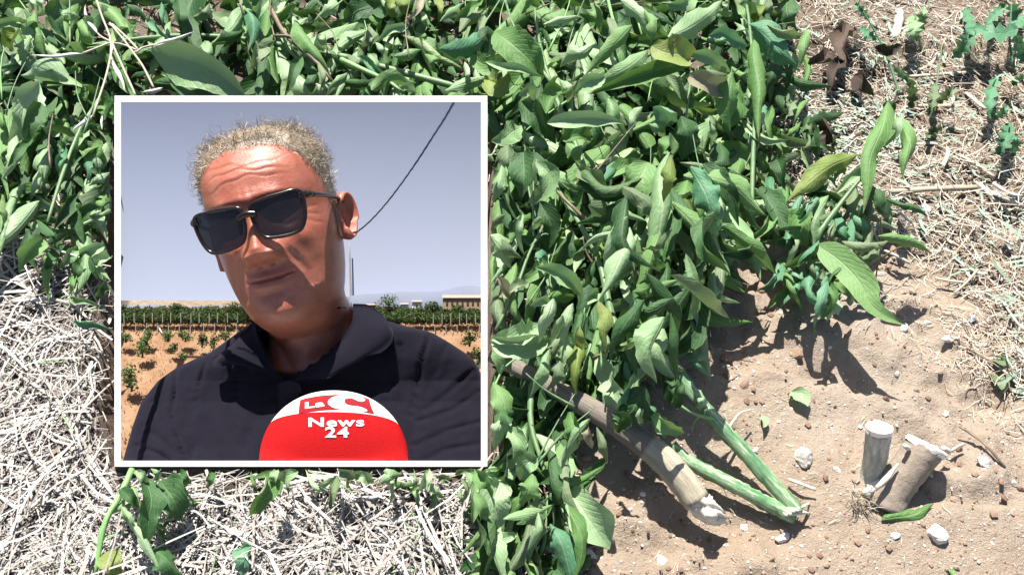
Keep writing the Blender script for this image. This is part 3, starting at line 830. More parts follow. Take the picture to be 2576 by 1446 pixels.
LV(K3, 'left_back', 0.085, [
    ([(420, 170), (500, 290), (610, 420), (750, 545)], 115, D(tone='leaf', curl=1.6, flip=-1)),
    ([(270, 320), (200, 380), (100, 540)], 110, D(tone='grey', curl=.6)),
    ([(480, 440), (410, 570), (350, 760)], 90, D(tone='dark', curl=.9)),
    ([(840, 580), (770, 650), (660, 760)], 70, D(tone='pale', curl=1.7, flip=-1)),
    ([(830, 420), (880, 500), (870, 590)], 80, D(tone='grey')),
    ([(740, -20), (700, 60), (590, 180)], 100, D(tone='pale', curl=.8)),
    ([(600, 580), (560, 650), (550, 760)], 100, D(tone='dark')),
    ([(610, 480), (640, 600), (620, 740)], 45, D(tone='grey', curl=1.4)),
    ([(1000, 40), (900, 100), (820, 210)], 180, D(tone='dark', curl=.35)),
    ([(720, 180), (640, 200), (550, 220)], 70, D(tone='grey', curl=1.2)),
    ([(1300, 210), (1180, 230), (1050, 310)], 70, D(tone='pale', curl=1.0)),
    ([(1190, 440), (1300, 430), (1410, 385)], 90, D(tone='pale', curl=1.5, flip=-1)),
    ([(1050, 330), (1100, 400), (1160, 460)], 50, D(tone='pale', curl=1.5)),
    ([(920, 440), (1060, 540), (1190, 620)], 60, D(tone='teal', curl=.9, h=.09)),
    ([(1020, 700), (1150, 620), (1370, 670)], 130, D(tone='leaf', curl=.7)),
    ([(1250, -30), (1260, 40), (1280, 120)], 120, D(tone='yellow', curl=.6)),
    ([(1180, 0), (1170, 70), (1200, 130)], 90, D(tone='yellow', curl=.8)),
    ([(1420, -20), (1380, 70), (1290, 170)], 60, D(tone='dry', curl=.9)),
    ([(1550, 170), (1640, 90), (1740, 30)], 65, D(tone='pale', curl=1.4, flip=-1)),
    ([(1660, 170), (1780, 70), (1880, -10)], 70, D(tone='leaf', curl=1.0)),
    ([(1700, 250), (1800, 150), (1930, 60)], 110, D(tone='grey', curl=.9)),
    ([(1540, 380), (1680, 390), (1830, 340), (1950, 240)], 160, D(tone='teal', curl=.4, h=.09)),
    ([(1590, 740), (1750, 680), (1940, 660)], 110, D(tone='pale', curl=1.3, flip=-1, h=.09)),
    ([(1450, -20), (1450, 80), (1460, 180)], 70, D(tone='leaf', curl=1.4)),
    ([(1530, -20), (1540, 80), (1540, 190)], 70, D(tone='yellow', curl=1.4)),
    ([(640, 270), (640, 320), (660, 380)], 100, D(tone='pale')),
    ([(1220, 290), (1220, 350), (1180, 420)], 60, D(tone='pale')),
    ([(1400, 90), (1420, 160), (1480, 220)], 60, D(tone='pale')),
    ([(1000, 200), (980, 300), (960, 370)], 90, D(tone='grey')),
    ([(1000, 420), (1040, 520), (1060, 620)], 90, D(tone='pale')),
    ([(1740, 480), (1760, 590), (1720, 650)], 50, D(tone='pale')),
    ([(1430, 420), (1480, 480), (1500, 560)], 80, D(tone='leaf')),
    ([(1240, 700), (1300, 690), (1370, 720)], 70, D(tone='pale')),
    ([(1890, 120), (1850, 230), (1760, 330)], 60, D(tone='grey')),
    ([(20, 0), (90, 60), (100, 210)], 90, D(tone='leaf', h=.09)),
    ([(220, 0), (150, 90), (70, 180)], 80, D(tone='pale', h=.09)),
])
LV(KB, 'left_back', 0.05, [
    ([(290, 220), (400, 270), (530, 340)], 110, D(tone='pale', curl=.6)),
    ([(580, 220), (560, 300), (530, 410)], 130, D(tone='dark')),
    ([(220, 430), (350, 450), (540, 470)], 65, D(tone='pale')),
    ([(360, 550), (280, 630), (180, 840)], 150, D(tone='leaf', curl=.6)),
    ([(360, 680), (400, 840), (415, 1070)], 75, D(tone='leaf', curl=1.0)),
    ([(460, 630), (430, 760), (400, 880)], 90, D(tone='dark')),
    ([(670, 630), (590, 690), (490, 800)], 90, D(tone='pale', curl=.7)),
    ([(870, 610), (750, 640), (660, 710)], 110, D(tone='pale', curl=.6)),
    ([(920, 700), (830, 730), (770, 810)], 100, D(tone='pale', curl=.8)),
    ([(850, 340), (800, 390), (730, 410)], 110, D(tone='pale')),
    ([(690, 700), (660, 810), (640, 930)], 110, D(tone='dark')),
    ([(620, 850), (600, 930), (570, 1010)], 55, D(tone='leaf')),
    ([(570, 1040), (700, 1070), (840, 1130)], 60, D(tone='pale', h=.03)),
    ([(640, 1240), (800, 1260), (960, 1330)], 70, D(tone='teal', h=.03)),
    ([(620, 0), (550, 110), (490, 260)], 100, D(tone='grey', curl=1.2)),
    ([(750, -20), (740, 150), (690, 310)], 80, D(tone='pale', curl=1.4, flip=-1)),
    ([(950, 20), (830, 120), (750, 260)], 80, D(tone='pale', curl=1.3, flip=-1)),
    ([(320, -20), (300, 100), (265, 240)], 70, D(tone='pale', curl=1.3, flip=-1)),
    ([(400, 20), (370, 110), (310, 200)], 70, D(tone='grey')),
    ([(700, 270), (640, 330), (580, 380)], 90, D(tone='pale')),
    ([(690, 340), (620, 420), (560, 500)], 60, D(tone='pale')),
    ([(890, 900), (840, 960), (800, 1040)], 90, D(tone='dark', h=.04)),
    ([(830, 130), (840, 250), (830, 350)], 110, D(tone='leaf')),
    ([(940, 180), (930, 300), (940, 420)], 70, D(tone='dark')),
    ([(0, 390), (50, 440), (80, 500)], 90, D(tone='dark', h=.03)),
])
LV(KD, 'low', 0.06, [
    ([(690, 270), (770, 480), (760, 700), (750, 1000)], 250, D(tone='dark', curl=.5)),
    ([(860, 290), (1000, 480), (1080, 720)], 360, D(tone='dark', curl=.3, h=.05)),
    ([(500, 680), (650, 880), (860, 1300)], 110, D(tone='pale', curl=.9, h=.05)),
    ([(740, 1010), (930, 1130), (1100, 1320)], 260, D(tone='dark', curl=.35, h=.03)),
    ([(260, 1060), (350, 1180), (440, 1330)], 230, D(tone='yellow', curl=.5, h=.02)),
    ([(610, 120), (660, 220), (690, 310)], 100, D(tone='pale', h=.07)),
    ([(760, 130), (820, 190), (830, 290)], 80, D(tone='pale', h=.07)),
    ([(440, 380), (550, 480), (640, 580)], 130, D(tone='dark', h=.04)),
    ([(440, 560), (520, 680), (580, 880)], 50, D(tone='pale', h=.05)),
    ([(700, 560), (660, 680), (590, 810)], 70, D(tone='pale', h=.065)),
    ([(2050, 130), (2000, 300), (1900, 480), (1820, 640)], 190, D(tone='leaf', curl=.6, h=.06)),
    ([(2340, 190), (2220, 240), (2090, 300)], 130, D(tone='pale', curl=.7, h=.06)),
    ([(2110, 120), (2080, 190), (2050, 270)], 90, D(tone='pale', h=.065)),
    ([(1410, 170), (1400, 250), (1370, 330)], 90, D(tone='dark', h=.04)),
    ([(1060, 110), (1090, 180), (1110, 240)], 180, D(tone='dark', h=.05)),
    ([(1740, 990), (1760, 1130), (1760, 1330)], 190, D(tone='teal', curl=.4, h=.015)),
])
LV(KE, 'low', 0.05, [
    ([(860, 200), (940, 200), (1040, 260)], 110, D(tone='pale', curl=.7)),
    ([(700, 150), (800, 160), (890, 180)], 110, D(tone='grey')),
    ([(1090, 240), (1190, 180), (1320, 170)], 130, D(tone='pale')),
    ([(1570, 120), (1540, 220), (1480, 330)], 90, D(tone='pale', curl=1.2)),
    ([(2050, 120), (2040, 380), (2010, 660)], 140, D(tone='pale', curl=.8)),
    ([(1960, 130), (2000, 220), (2020, 320)], 110, D(tone='pale')),
    ([(1640, 230), (1720, 230), (1790, 260)], 80, D(tone='grey', h=.02)),
    ([(1990, 950), (2180, 1060), (2420, 1170)], 120, D(tone='leaf', h=.02)),
    ([(1880, 230), (1940, 350), (1900, 510)], 50, D(tone='grey', curl=1.2)),
])

# ================================================================ PLANTS
M['bark'] = simple('grey_brown_bark', (0.20, 0.16, 0.11), (0.34, 0.29, 0.19), 70, 0.9, 0.6, 160, 0.15)
def trunk_material():
    t = NT('striped_bark')
    uv = t.n('UVMap').outputs[0]
    mp = t.n('Mapping'); mp.inputs['Scale'].default_value = (26, 5, 1); t.l(uv, mp.inputs[0])
    st = t.noise(1.0, 5, 0.75, mp.outputs[0])
    c = t.ramp(st, [(0.32, (0.27, 0.23, 0.165)), (0.5, (0.41, 0.37, 0.275)), (0.7, (0.53, 0.49, 0.39))])
    sep = t.n('SeparateXYZ'); t.l(uv, sep.inputs[0])
    shade_pos = t.math('ADD', sep.outputs[1], t.math('MULTIPLY', t.math('SUBTRACT', t.noise(30, 3, 0.6, t.coord()), 0.5), 0.05))
    stepf = t.math('MULTIPLY', t.math('SUBTRACT', 0.735, shade_pos), 60.0, True)
    c = t.mix(stepf, c, t.ramp(st, [(0.3, (0.15, 0.125, 0.105)), (0.7, (0.30, 0.265, 0.225))]))  # upper trunk darker: the shade it lies in is put into the bark colour
    t.base(c); t.set(Roughness=0.85); t.b.inputs['Specular IOR Level'].default_value = 0.2
    t.bump(st, 0.7, 0.003); return t.m
M['trunk'] = trunk_material()
M['wood_white'] = simple('stripped_white_wood', (0.52, 0.48, 0.40), (0.76, 0.74, 0.69), 120, 0.7, 0.5, 200, 0.2)
M['stub_bark'] = simple('stump_bark', (0.25, 0.20, 0.155), (0.36, 0.305, 0.25), 130, 0.9, 0.6, 260, 0.15)
def pale_stub():
    t = NT('whitewashed_bark'); uv = t.n('UVMap').outputs[0]
    mp = t.n('Mapping'); mp.inputs['Scale'].default_value = (9, 2.2, 1); t.l(uv, mp.inputs[0])
    n = t.noise(1.0, 5, 0.7, mp.outputs[0])
    t.base(t.ramp(n, [(0.35, (0.28, 0.27, 0.23)), (0.5, (0.42, 0.42, 0.37)), (0.66, (0.66, 0.64, 0.58))]))
    t.set(Roughness=0.85); t.bump(n, 0.5, 0.002); return t.m
M['stub_pale'] = pale_stub()
M['cut'] = simple('fresh_cut_wood', (0.80, 0.77, 0.70), (0.90, 0.88, 0.84), 60, 0.6, 0.3, 160, 0.25)
def green_stem(name, a, b, c_):
    t = NT(name); uv = t.n('UVMap').outputs[0]
    mp = t.n('Mapping'); mp.inputs['Scale'].default_value = (7, 5.0, 1); t.l(uv, mp.inputs[0])
    n = t.noise(1.0, 4, 0.7, mp.outputs[0])
    t.base(t.ramp(n, [(0.36, a), (0.5, b), (0.62, c_)])); t.set(Roughness=0.5); t.bump(n, 0.4, 0.002); return t.m
M['split_stem'] = green_stem('split_green_stem', (0.06, 0.17, 0.075), (0.15, 0.29, 0.14), (0.52, 0.55, 0.38))
M['stem'] = green_stem('green_stem', (0.07, 0.16, 0.06), (0.12, 0.22, 0.09), (0.20, 0.28, 0.14))
M['bright_stem'] = green_stem('bright_green_stem', (0.14, 0.32, 0.09), (0.20, 0.40, 0.13), (0.28, 0.48, 0.20))
M['twig'] = green_stem('brown_twig', (0.10, 0.07, 0.045), (0.17, 0.12, 0.08), (0.26, 0.20, 0.14))
M['splinter'] = simple('pale_splinters', (0.55, 0.52, 0.36), (0.74, 0.72, 0.60), 80, 0.7, 0.3)

PL = {}
def plant(key, name, label, cat, px, py, group=None):
    p = on_ground(px, py); p[2] = 0.0
    PL[key] = thing(name, label, cat, p, group)
plant('centre', 'felled_tree', 'felled young tree with thick bark trunk and white cut end, wilted leaves on top', 'tree', 1700, 1230, 'cut down young trees')
plant('split', 'broken_branch', 'broken branch with two split green stems joined at a splintered end', 'branch', 2000, 1290, 'cut down branches')
plant('centre_back', 'leafy_branch', 'cut leafy branch with large wilted leaves between the frame and the straw at top', 'branch', 1500, 330, 'cut down branches')
plant('right_back', 'leafy_branch', 'upright leafy branch with one broad dark green leaf beside the straw at top right', 'branch', 1900, 200, 'cut down branches')
plant('left_back', 'felled_tree', 'wilted felled tree crown behind and left of the white frame', 'tree', 500, 200, 'cut down young trees')
plant('shoot', 'leafy_shoot', 'small leafy shoot with a long pointed leaf reaching over the bare soil', 'plant', 2040, 640, 'leafy shoots')
plant('low', 'leafy_shoot', 'low green shoot growing in the straw below the white frame', 'plant', 330, 1300, 'leafy shoots')

COUNT = {}
def put_leaf(i, L, rnd):
    key = L['plant']; root = PL[key]; org = ROOT[root.name]
    pts = L['pts']; n = len(pts)
    h0 = L['h'] * rnd.uniform(0.92, 1.08); h1 = L.get('h2', max(0.012, h0 - rnd.uniform(0.2, 0.6) * h0 * 0.6))
    ts = np.linspace(0, 1, n)
    xm = max(q[0] for q in pts); ym = np.mean([q[1] for q in pts])
    if 110 < xm < 300 and 200 < ym < 820: h0 *= .45; h1 *= .45
    big = L['w'] > 34
    tone = L.get('tone', 'leaf'); mat = M['leaf' if tone == 'leaf' else 'leaf_' + tone]
    curl = L.get('curl', rnd.uniform(0.4, 1.3)); flip = L.get('flip', rnd.choice([1, 1, -1]))
    roll = L.get('roll', rnd.uniform(-0.45, 0.45)); shp = L.get('shape', rnd.uniform(0.6, 0.9)); sc = 1.0
    for tries in range(30):
        p3 = np.array([G(x, y, sc * (h0 + (h1 - h0) * t + 0.012 * math.sin(math.pi * t))) for (x, y), t in zip(pts, ts)])
        w = L['w'] * KPX * ((p3[0] - CAM) @ FW)
        V, F, U = leaf_geo(p3, w, curl, flip, roll, L.get('wav', 0.2), 17 if big else 12, 8 if big else 6, i, shape=shp)
        vx, vy = to_px(V); dep = (V - CAM) @ FW
        bad = (vx > 284) & (vx < 1230) & (vy > 237) & (vy < 1177) & (dep < 1.26)
        if not bad.any(): break
        mx, my = np.mean([q[0] for q in pts]), np.mean([q[1] for q in pts])
        side_ = int(np.argmin([abs(mx - 288), abs(mx - 1226), abs(my - 241), abs(my - 1173)])) if 240 < my < 1175 else (2 if my <= 240 else 3)
        dx, dy = ((-8, 0), (8, 0), (0, -6), (0, 7))[side_]
        pts = [(x + dx, y + dy) for x, y in pts]; sc *= (.95, .97, .88, 1)[side_]
    else:
        return None
    base = p3[0]
    me = mesh_data('leaf', V - base, F, mat, uv=U, tint=rnd.random())
    o = bpy.data.objects.new('leaf', me); o.parent = root; o.location = tuple(base - org); link(o)
    COUNT[key] = COUNT.get(key, 0) + 1
    return base

rnd = random.Random(5)
bases = {}
for i, L in enumerate(LEAVES):
    put_leaf(i, L, rnd)

def fill(key, poly, n, hlo, hhi, seed, ang=(-90, 45), size=(70, 190), tones=None):
    """more leaves of the same crown, drooping, placed between the large ones"""
    r = random.Random(seed)
    tones = tones or ['leaf', 'dark', 'leaf', 'dark', 'grey', 'leaf', 'pale', 'pale']
    for k, (x, y) in enumerate(scatter(poly, n, seed)):
        a = R(r.gauss(*ang)); ln = r.uniform(*size); w = ln * r.uniform(0.15, 0.28)
        b = a + r.gauss(0, 0.5)
        pts = [(x, y), (x + math.cos(a) * ln * .5, y - math.sin(a) * ln * .5), (x + math.cos(a) * ln * .5 + math.cos(b) * ln * .5, y - math.sin(a) * ln * .5 - math.sin(b) * ln * .5)]
        put_leaf(seed * 1000 + k, dict(pts=pts, w=w, plant=key, h=r.uniform(hlo, hhi), tone=r.choice(tones), curl=r.choice([.5, .8, 1.3, 1.8, 2.2, 2.5]), flip=r.choice([1, -1, -1]), roll=r.gauss(0, .7), wav=r.uniform(.1, .4)), r)
fill('left_back', [(-380, -230), (-60, -230), (-60, 440), (-380, 440)], 30, .01, .06, 52, (-95, 50), (120, 260))
fill('left_back', [(-60, -60), (1240, -60), (1240, 250), (288, 245), (288, 640), (150, 600), (60, 540), (-60, 440)], 150, .01, .06, 41, (-95, 50), (120, 270))
fill('centre_back', [(300, -240), (1950, -240), (1950, -60), (300, -60)], 70, .01, .07, 53, (-80, 60), (120, 260))
fill('centre_back', [(1226, -60), (1800, -60), (1880, 300), (1800, 420), (1226, 430)], 140, .01, .075, 42, (-80, 60), (120, 270))
fill('centre', [(1226, 400), (1800, 400), (1780, 640), (1690, 800), (1560, 940), (1440, 1040), (1420, 1150), (1440, 1320), (1300, 1440), (1226, 1350)], 165, .01, .075, 43, (-95, 35), (110, 240))
fill('right_back', [(1780, -60), (1990, -60), (1990, 100), (1900, 400), (1860, 600), (1780, 660)], 70, .01, .08, 44, (-90, 40), (60, 160))
fill('split', [(1500, 780), (1720, 700), (1700, 900), (1560, 980)], 30, .02, .08, 45, (-95, 40), (60, 130), ['dark', 'leaf', 'teal', 'grey'])
fill('split', [(1560, 440), (1860, 440), (1810, 690), (1720, 800), (1600, 830)], 95, .05, .19, 49, (-95, 40), (120, 240), ['dark', 'dark', 'leaf', 'grey', 'dark', 'pale'])
fill('shoot', [(1930, 440), (2120, 430), (2080, 700), (1960, 680)], 48, .02, .09, 46, (-90, 50), (60, 150), ['dark', 'teal', 'grey', 'leaf'])
fill('shoot', [(2030, 430), (2250, 450), (2230, 640), (2100, 720), (2000, 660)], 40, .03, .09, 50, (-85, 55), (60, 140), ['leaf', 'teal', 'dark', 'pale', 'grey'])
fill('right_back', [(1850, 200), (1990, 120), (2060, 300), (2000, 460), (1880, 500)], 40, .01, .06, 51, (-85, 60), (60, 140), ['leaf', 'teal', 'dark', 'grey', 'grey'])
fill('low', [(300, 1180), (480, 1180), (470, 1300), (300, 1400)], 8, .01, .04, 47, (-90, 60), (40, 90), ['pale', 'leaf'])
fill('low', [(620, 1176), (1226, 1176), (1226, 1230), (900, 1210), (640, 1200)], 18, .01, .04, 48, (-60, 60), (50, 100), ['pale', 'leaf', 'grey'])
print('leaf parts', COUNT)

# thin twigs showing between the leaves
def twigs(key, poly, n, seed):
    r = random.Random(seed)
    for x, y in scatter(poly, n, seed):
        a = R(r.gauss(80, 45)); ln = r.uniform(80, 220); h = r.uniform(.05, .12)
        if 230 < x < 1290 and 150 < y < 1200: h *= .5
        pts = [(x, y), (x + math.cos(a) * ln * .5 + r.uniform(-15, 15), y - math.sin(a) * ln * .5), (x + math.cos(a) * ln, y - math.sin(a) * ln)]
        if any(270 < q[0] < 1245 and 225 < q[1] < 1190 for q in pts): continue
        p3 = [G(px, py, h + .01 * k) for k, (px, py) in enumerate(pts)]
        v, f, u = tube(p3, [r.uniform(2.2, 4) * KPX, 1.2 * KPX], 5, 8); mk('twig', v, f, M[r.choice(['stem', 'stem', 'bright_stem', 'twig'])], PL[key], uv=u)
twigs('left_back', [(-20, 0), (1226, 0), (1226, 200), (260, 220), (240, 600), (0, 460)], 26, 61)
twigs('centre_back', [(1250, 0), (1800, 0), (1850, 400), (1250, 430)], 22, 62)
twigs('centre', [(1250, 430), (1760, 430), (1680, 780), (1450, 1000), (1400, 1300), (1260, 1300)], 26, 63)
twigs('split', [(1600, 480), (1820, 480), (1740, 760), (1620, 800)], 8, 64)

# crushed leaves in the shade under the crowns: nobody could count them
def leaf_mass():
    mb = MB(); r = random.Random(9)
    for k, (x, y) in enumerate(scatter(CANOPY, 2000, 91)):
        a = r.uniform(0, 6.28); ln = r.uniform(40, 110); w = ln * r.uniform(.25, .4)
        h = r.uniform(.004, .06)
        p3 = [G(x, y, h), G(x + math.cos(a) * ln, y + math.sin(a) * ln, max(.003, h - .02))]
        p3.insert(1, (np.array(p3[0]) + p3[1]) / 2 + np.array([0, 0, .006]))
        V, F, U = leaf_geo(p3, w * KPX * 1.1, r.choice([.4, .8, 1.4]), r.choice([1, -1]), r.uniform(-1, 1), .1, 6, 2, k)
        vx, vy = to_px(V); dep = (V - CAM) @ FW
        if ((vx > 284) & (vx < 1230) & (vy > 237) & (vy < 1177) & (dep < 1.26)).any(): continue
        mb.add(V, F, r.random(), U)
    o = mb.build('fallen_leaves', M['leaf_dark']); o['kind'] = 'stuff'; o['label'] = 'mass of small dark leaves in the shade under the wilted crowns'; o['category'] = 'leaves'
leaf_mass()

def stem(key, name, pts, hs, rads, mat, n=8, seg=None, rough=0.04, parent=None):
    p3 = [G(x, y, h) for (x, y), h in zip(pts, hs)]
    d = (p3[0] - CAM) @ FW
    v, f, u = tube(p3, [q * KPX * d * 0.5 for q in rads], n, seg, True, rough, len(pts) + int(pts[0][0]))
    return mk(name, v, f, mat, parent or PL[key], PL[key], uv=u)

# --- thick felled trunk with its stripped white end
stem('centre', 'trunk', [(1238, 893), (1300, 925), (1400, 980), (1540, 1060), (1640, 1130), (1700, 1190), (1755, 1262)], [.055, .058, .060, .06, .052, .046, .036], [38, 42, 46, 54, 62, 66, 64], M['trunk'], 22, 60, .03)
e = stem('centre', 'stripped_wood', [(1742, 1246), (1770, 1276), (1795, 1296), (1812, 1306)], [.037, .030, .024, .019], [66, 66, 58, 34], M['wood_white'], 18, 20, .045)
stem('centre', 'cut_face', [(1772, 1285), (1790, 1296), (1800, 1302)], [.050, .044, .040], [26, 36, 16], M['wood_white'], 9, 6, .15, e)
for a, b, ha, hb in (((1800, 1300), (1830, 1318), .030, .016), ((1770, 1262), (1825, 1290), .052, .026), ((1745, 1275), (1770, 1305), .040, .016), ((1790, 1285), (1828, 1304), .040, .026)):
    stem('centre', 'splinter', [a, ((a[0] + b[0]) / 2 + 2, (a[1] + b[1]) / 2 - 3), b], [ha, (ha + hb) / 2, hb], [22, 16, 5], M['wood_white'], 5, 5, .1, e)
stem('centre', 'branch', [(1560, 1075), (1600, 980), (1590, 900), (1540, 800), (1500, 640), (1400, 470)], [.05, .06, .075, .08, .09, .09], [26, 24, 22, 18, 14, 10], M['stem'], 8)
stem('centre', 'branch', [(1340, 940), (1335, 1060), (1365, 1170), (1390, 1260), (1395, 1330)], [.06, .055, .05, .04, .03], [20, 16, 12, 8, 5], M['stem'], 7)
stem('centre', 'branch', [(1490, 570), (1440, 520), (1400, 480), (1360, 430)], [.09, .10, .10, .09], [9, 9, 8, 7], M['twig'], 6)
stem('centre', 'branch', [(1248, 830), (1300, 720), (1330, 640), (1365, 570)], [.10, .115, .12, .12], [10, 9, 8, 6], M['stem'], 6)
stem('centre', 'branch', [(1335, 620), (1365, 590), (1380, 590)], [.12, .125, .125], [7, 5, 4], M['stem'], 5)
stem('centre', 'branch', [(1240, 980), (1265, 930), (1300, 900), (1330, 880)], [.08, .08, .085, .085], [6, 6, 5, 4], M['bright_stem'], 5)
# --- split green stems
stem('split', 'stem', [(1640, 850), (1700, 930), (1760, 1010), (1830, 1090), (1920, 1190), (2008, 1288)], [.072, .064, .054, .042, .028, .016], [38, 36, 34, 36, 36, 34], M['split_stem'], 12, 40, .08)
stem('split', 'stem', [(1690, 1120), (1740, 1165), (1850, 1222), (1930, 1265), (2000, 1300)], [.030, .026, .021, .017, .014], [30, 34, 36, 36, 34], M['split_stem'], 12, 34, .08)
for k in range(16):
    a = rnd.uniform(-0.6, 0.5); L_ = rnd.uniform(24, 60); x0, y0 = 1985 + rnd.uniform(-16, 14), 1285 + rnd.uniform(-12, 10)
    stem('split', 'splinter', [(x0, y0), (x0 + math.cos(a) * L_ * .6, y0 + math.sin(a) * L_ * .5), (x0 + math.cos(a) * L_, y0 + math.sin(a) * L_)], [.018 + rnd.uniform(0, .012), .018, rnd.uniform(.004, .018)], [13, 9, 3], M['splinter'], 4, 4, .1)
stem('split', 'twig', [(1800, 1055), (1745, 1040), (1700, 1012)], [.052, .06, .068], [9, 7, 7], M['bright_stem'], 6)
stem('split', 'twig', [(1760, 1045), (1745, 1065), (1742, 1085)], [.055, .045, .035], [5, 4, 3], M['bright_stem'], 5)
stem('split', 'twig', [(1830, 1080), (1860, 1040), (1890, 1030)], [.04, .035, .03], [9, 7, 4], M['splinter'], 5)
stem('centre_back', 'branch', [(1500, 560), (1470, 420), (1400, 250), (1360, 120), (1340, -20)], [.07, .09, .10, .09, .08], [16, 14, 12, 10, 8], M['stem'], 7)
stem('centre_back', 'branch', [(1395, 220), (1330, 130), (1290, 60), (1265, -20)], [.10, .11, .11, .10], [10, 8, 7, 6], M['stem'], 6)
stem('centre_back', 'branch', [(1660, 520), (1680, 420), (1720, 320), (1740, 180)], [.08, .09, .10, .10], [9, 8, 7, 6], M['stem'], 6)
stem('centre_back', 'branch', [(1525, -20), (1545, 60), (1570, 110)], [.10, .11, .11], [9, 8, 6], M['bright_stem'], 6)
stem('right_back', 'branch', [(1890, 560), (1895, 380), (1900, 240), (1885, 60), (1870, -30)], [.05, .08, .10, .11, .10], [13, 12, 11, 9, 8], M['stem'], 7)
stem('left_back', 'branch', [(1226, 240), (1000, 180), (800, 130), (500, 90), (200, 120), (-30, 180)], [.04, .05, .05, .05, .05, .04], [18, 18, 16, 14, 12, 10], M['stem'], 8)
stem('left_back', 'branch', [(680, 20), (720, 90), (790, 150), (840, 210)], [.07, .075, .075, .06], [12, 12, 10, 7], M['twig'], 6)
stem('left_back', 'branch', [(690, 90), (735, 95), (760, 140)], [.075, .08, .075], [8, 8, 6], M['twig'], 5)
stem('left_back', 'branch', [(276, 530), (220, 560), (150, 590), (90, 600)], [.03, .04, .04, .04], [12, 10, 8, 6], M['stem'], 6)
stem('left_back', 'branch', [(250, 250), (200, 330), (150, 460), (120, 560)], [.05, .05, .05, .05], [12, 10, 9, 7], M['stem'], 6)
stem('left_back', 'branch', [(858, 150), (900, 170), (975, 205), (1010, 230)], [.09, .09, .085, .08], [14, 13, 11, 8], M['bright_stem'], 6)
stem('shoot', 'stem', [(2040, 720), (2045, 670), (2055, 600), (2090, 545), (2160, 455), (2215, 400)], [.0, .03, .075, .085, .10, .115], [22, 18, 15, 12, 9, 6], M['stem'], 8)
stem('shoot', 'stem', [(2215, 545), (2214, 620), (2200, 720)], [.10, .055, .0], [4, 4, 4], M['twig'], 5)
stem('shoot', 'stem', [(2290, 610), (2230, 640), (2170, 690)], [.05, .03, .0], [4, 4, 4], M['twig'], 5)
stem('low', 'stem', [(332, 1180), (300, 1250), (262, 1320), (240, 1446)], [.03, .035, .035, .02], [16, 15, 14, 10], M['bright_stem'], 8)
stem('low', 'stem', [(450, 1190), (470, 1240), (490, 1262)], [.06, .04, .02], [6, 6, 5], M['stem'], 5)

# --- stump with two sawn stubs
stp = on_ground(2225, 1255); stp[2] = 0
ST = thing('tree_stump', 'tree stump with two sawn stubs, one pale and one thick brown', 'stump', stp)
def stub(name, pts, hs, rads, mat, n=22, seg=18, rough=.02):
    p3 = [G(x, y, h) for (x, y), h in zip(pts, hs)]; d = (p3[0] - CAM) @ FW
    rr = [q * KPX * d * .5 for q in rads]
    v, f, u = tube(p3, rr, n, seg, True, rough, int(pts[0][0]))
    return mk(name, v, f, mat, ST, ST, uv=u), p3, rr
s1, p1, r1 = stub('pale_stub', [(2192, 1240), (2196, 1190), (2206, 1120), (2212, 1078)], [-.004, .010, .045, .066], [72, 58, 58, 62], M['stub_pale'])
s2, p2, r2 = stub('brown_stub', [(2222, 1278), (2240, 1236), (2286, 1178), (2330, 1122)], [-.004, .007, .024, .040], [108, 94, 90, 94], M['stub_bark'])
def cut_cap(parent, p3, rr, name='cut_face', amp=.18, seed=1, lift=.012, tilt=(0, 0, .5)):
    """sawn end: an uneven pale disc with a chipped rim"""
    c = p3[-1]; T = nrm(p3[-1] - p3[-2]); N = T
    a = nrm(np.cross(N, [1, 0, 0.2])); b = np.cross(N, a); r = np.random.default_rng(seed); n = 22
    V = []; ph = r.uniform(0, 6, 3)
    for k, (q, z) in enumerate(((1.01, -.004), (1.06, .0005), (1.04, .0025), (.75, .0032), (.4, .0035), (0.02, .0036))):
        for j in range(n):
            w = 2 * math.pi * j / n; rr_ = rr[-1] * q * (1 + amp * (.5 * math.sin(2 * w + ph[0]) + .3 * math.sin(5 * w + ph[1])) * (1 if k < 3 else .5))
            V.append(c + rr_ * (a * math.cos(w) + b * math.sin(w)) + N * (z + r.normal(0, .0006) + (lift * .25 * math.sin(w + ph[2]) * q)))
    f = grid_faces(6, n, True) + [tuple(5 * n + j for j in range(n))]
    mk(name, V, f, M['cut'], parent, ST)
cut_cap(s1, p1, r1, amp=.06, seed=2)
cut_cap(s2, p2, r2, amp=.10, seed=5, tilt=(.1, -.1, .7))
for a, b, ha, hb, w in (((2175, 1245), (2212, 1205), .012, .018, 20), ((2205, 1228), (2260, 1165), .03, .042, 12), ((2372, 1126), (2390, 1142), .03, .014, 12), ((2275, 1120), (2286, 1132), .056, .044, 12)):
    v, f, u = tube([G(*a, ha), G((a[0] + b[0]) / 2 + 3, (a[1] + b[1]) / 2, (ha + hb) / 2), G(*b, hb)], [w * KPX * .45, w * KPX * .6, w * KPX * .15], 6, 7, True, .12, int(a[0]))
    mk('splinter', v, f, M['wood_white'], ST, ST)
# dry tuft at its foot
mb = MB(); rr = random.Random(3)
for k in range(45):
    x, y = 2160 + rr.gauss(0, 18), 1262 + rr.gauss(0, 14)
    p = on_ground(x, y); a = rr.uniform(0, 6.28); L_ = rr.uniform(.008, .022)
    v, f, u = tube([p, p + np.array([math.cos(a) * L_ * .3, math.sin(a) * L_ * .3, L_ * .6]), p + np.array([math.cos(a) * L_ * .8, math.sin(a) * L_ * .8, L_ * .75])], [.0005, .0004, .00015], 3, 4)
    mb.add(v, f, rr.uniform(.4, 1))
o = mb.build('dry_grass', M['straw_tan'], smooth=False); tag(o, 'dry grass tuft at the foot of the tree stump', 'grass')

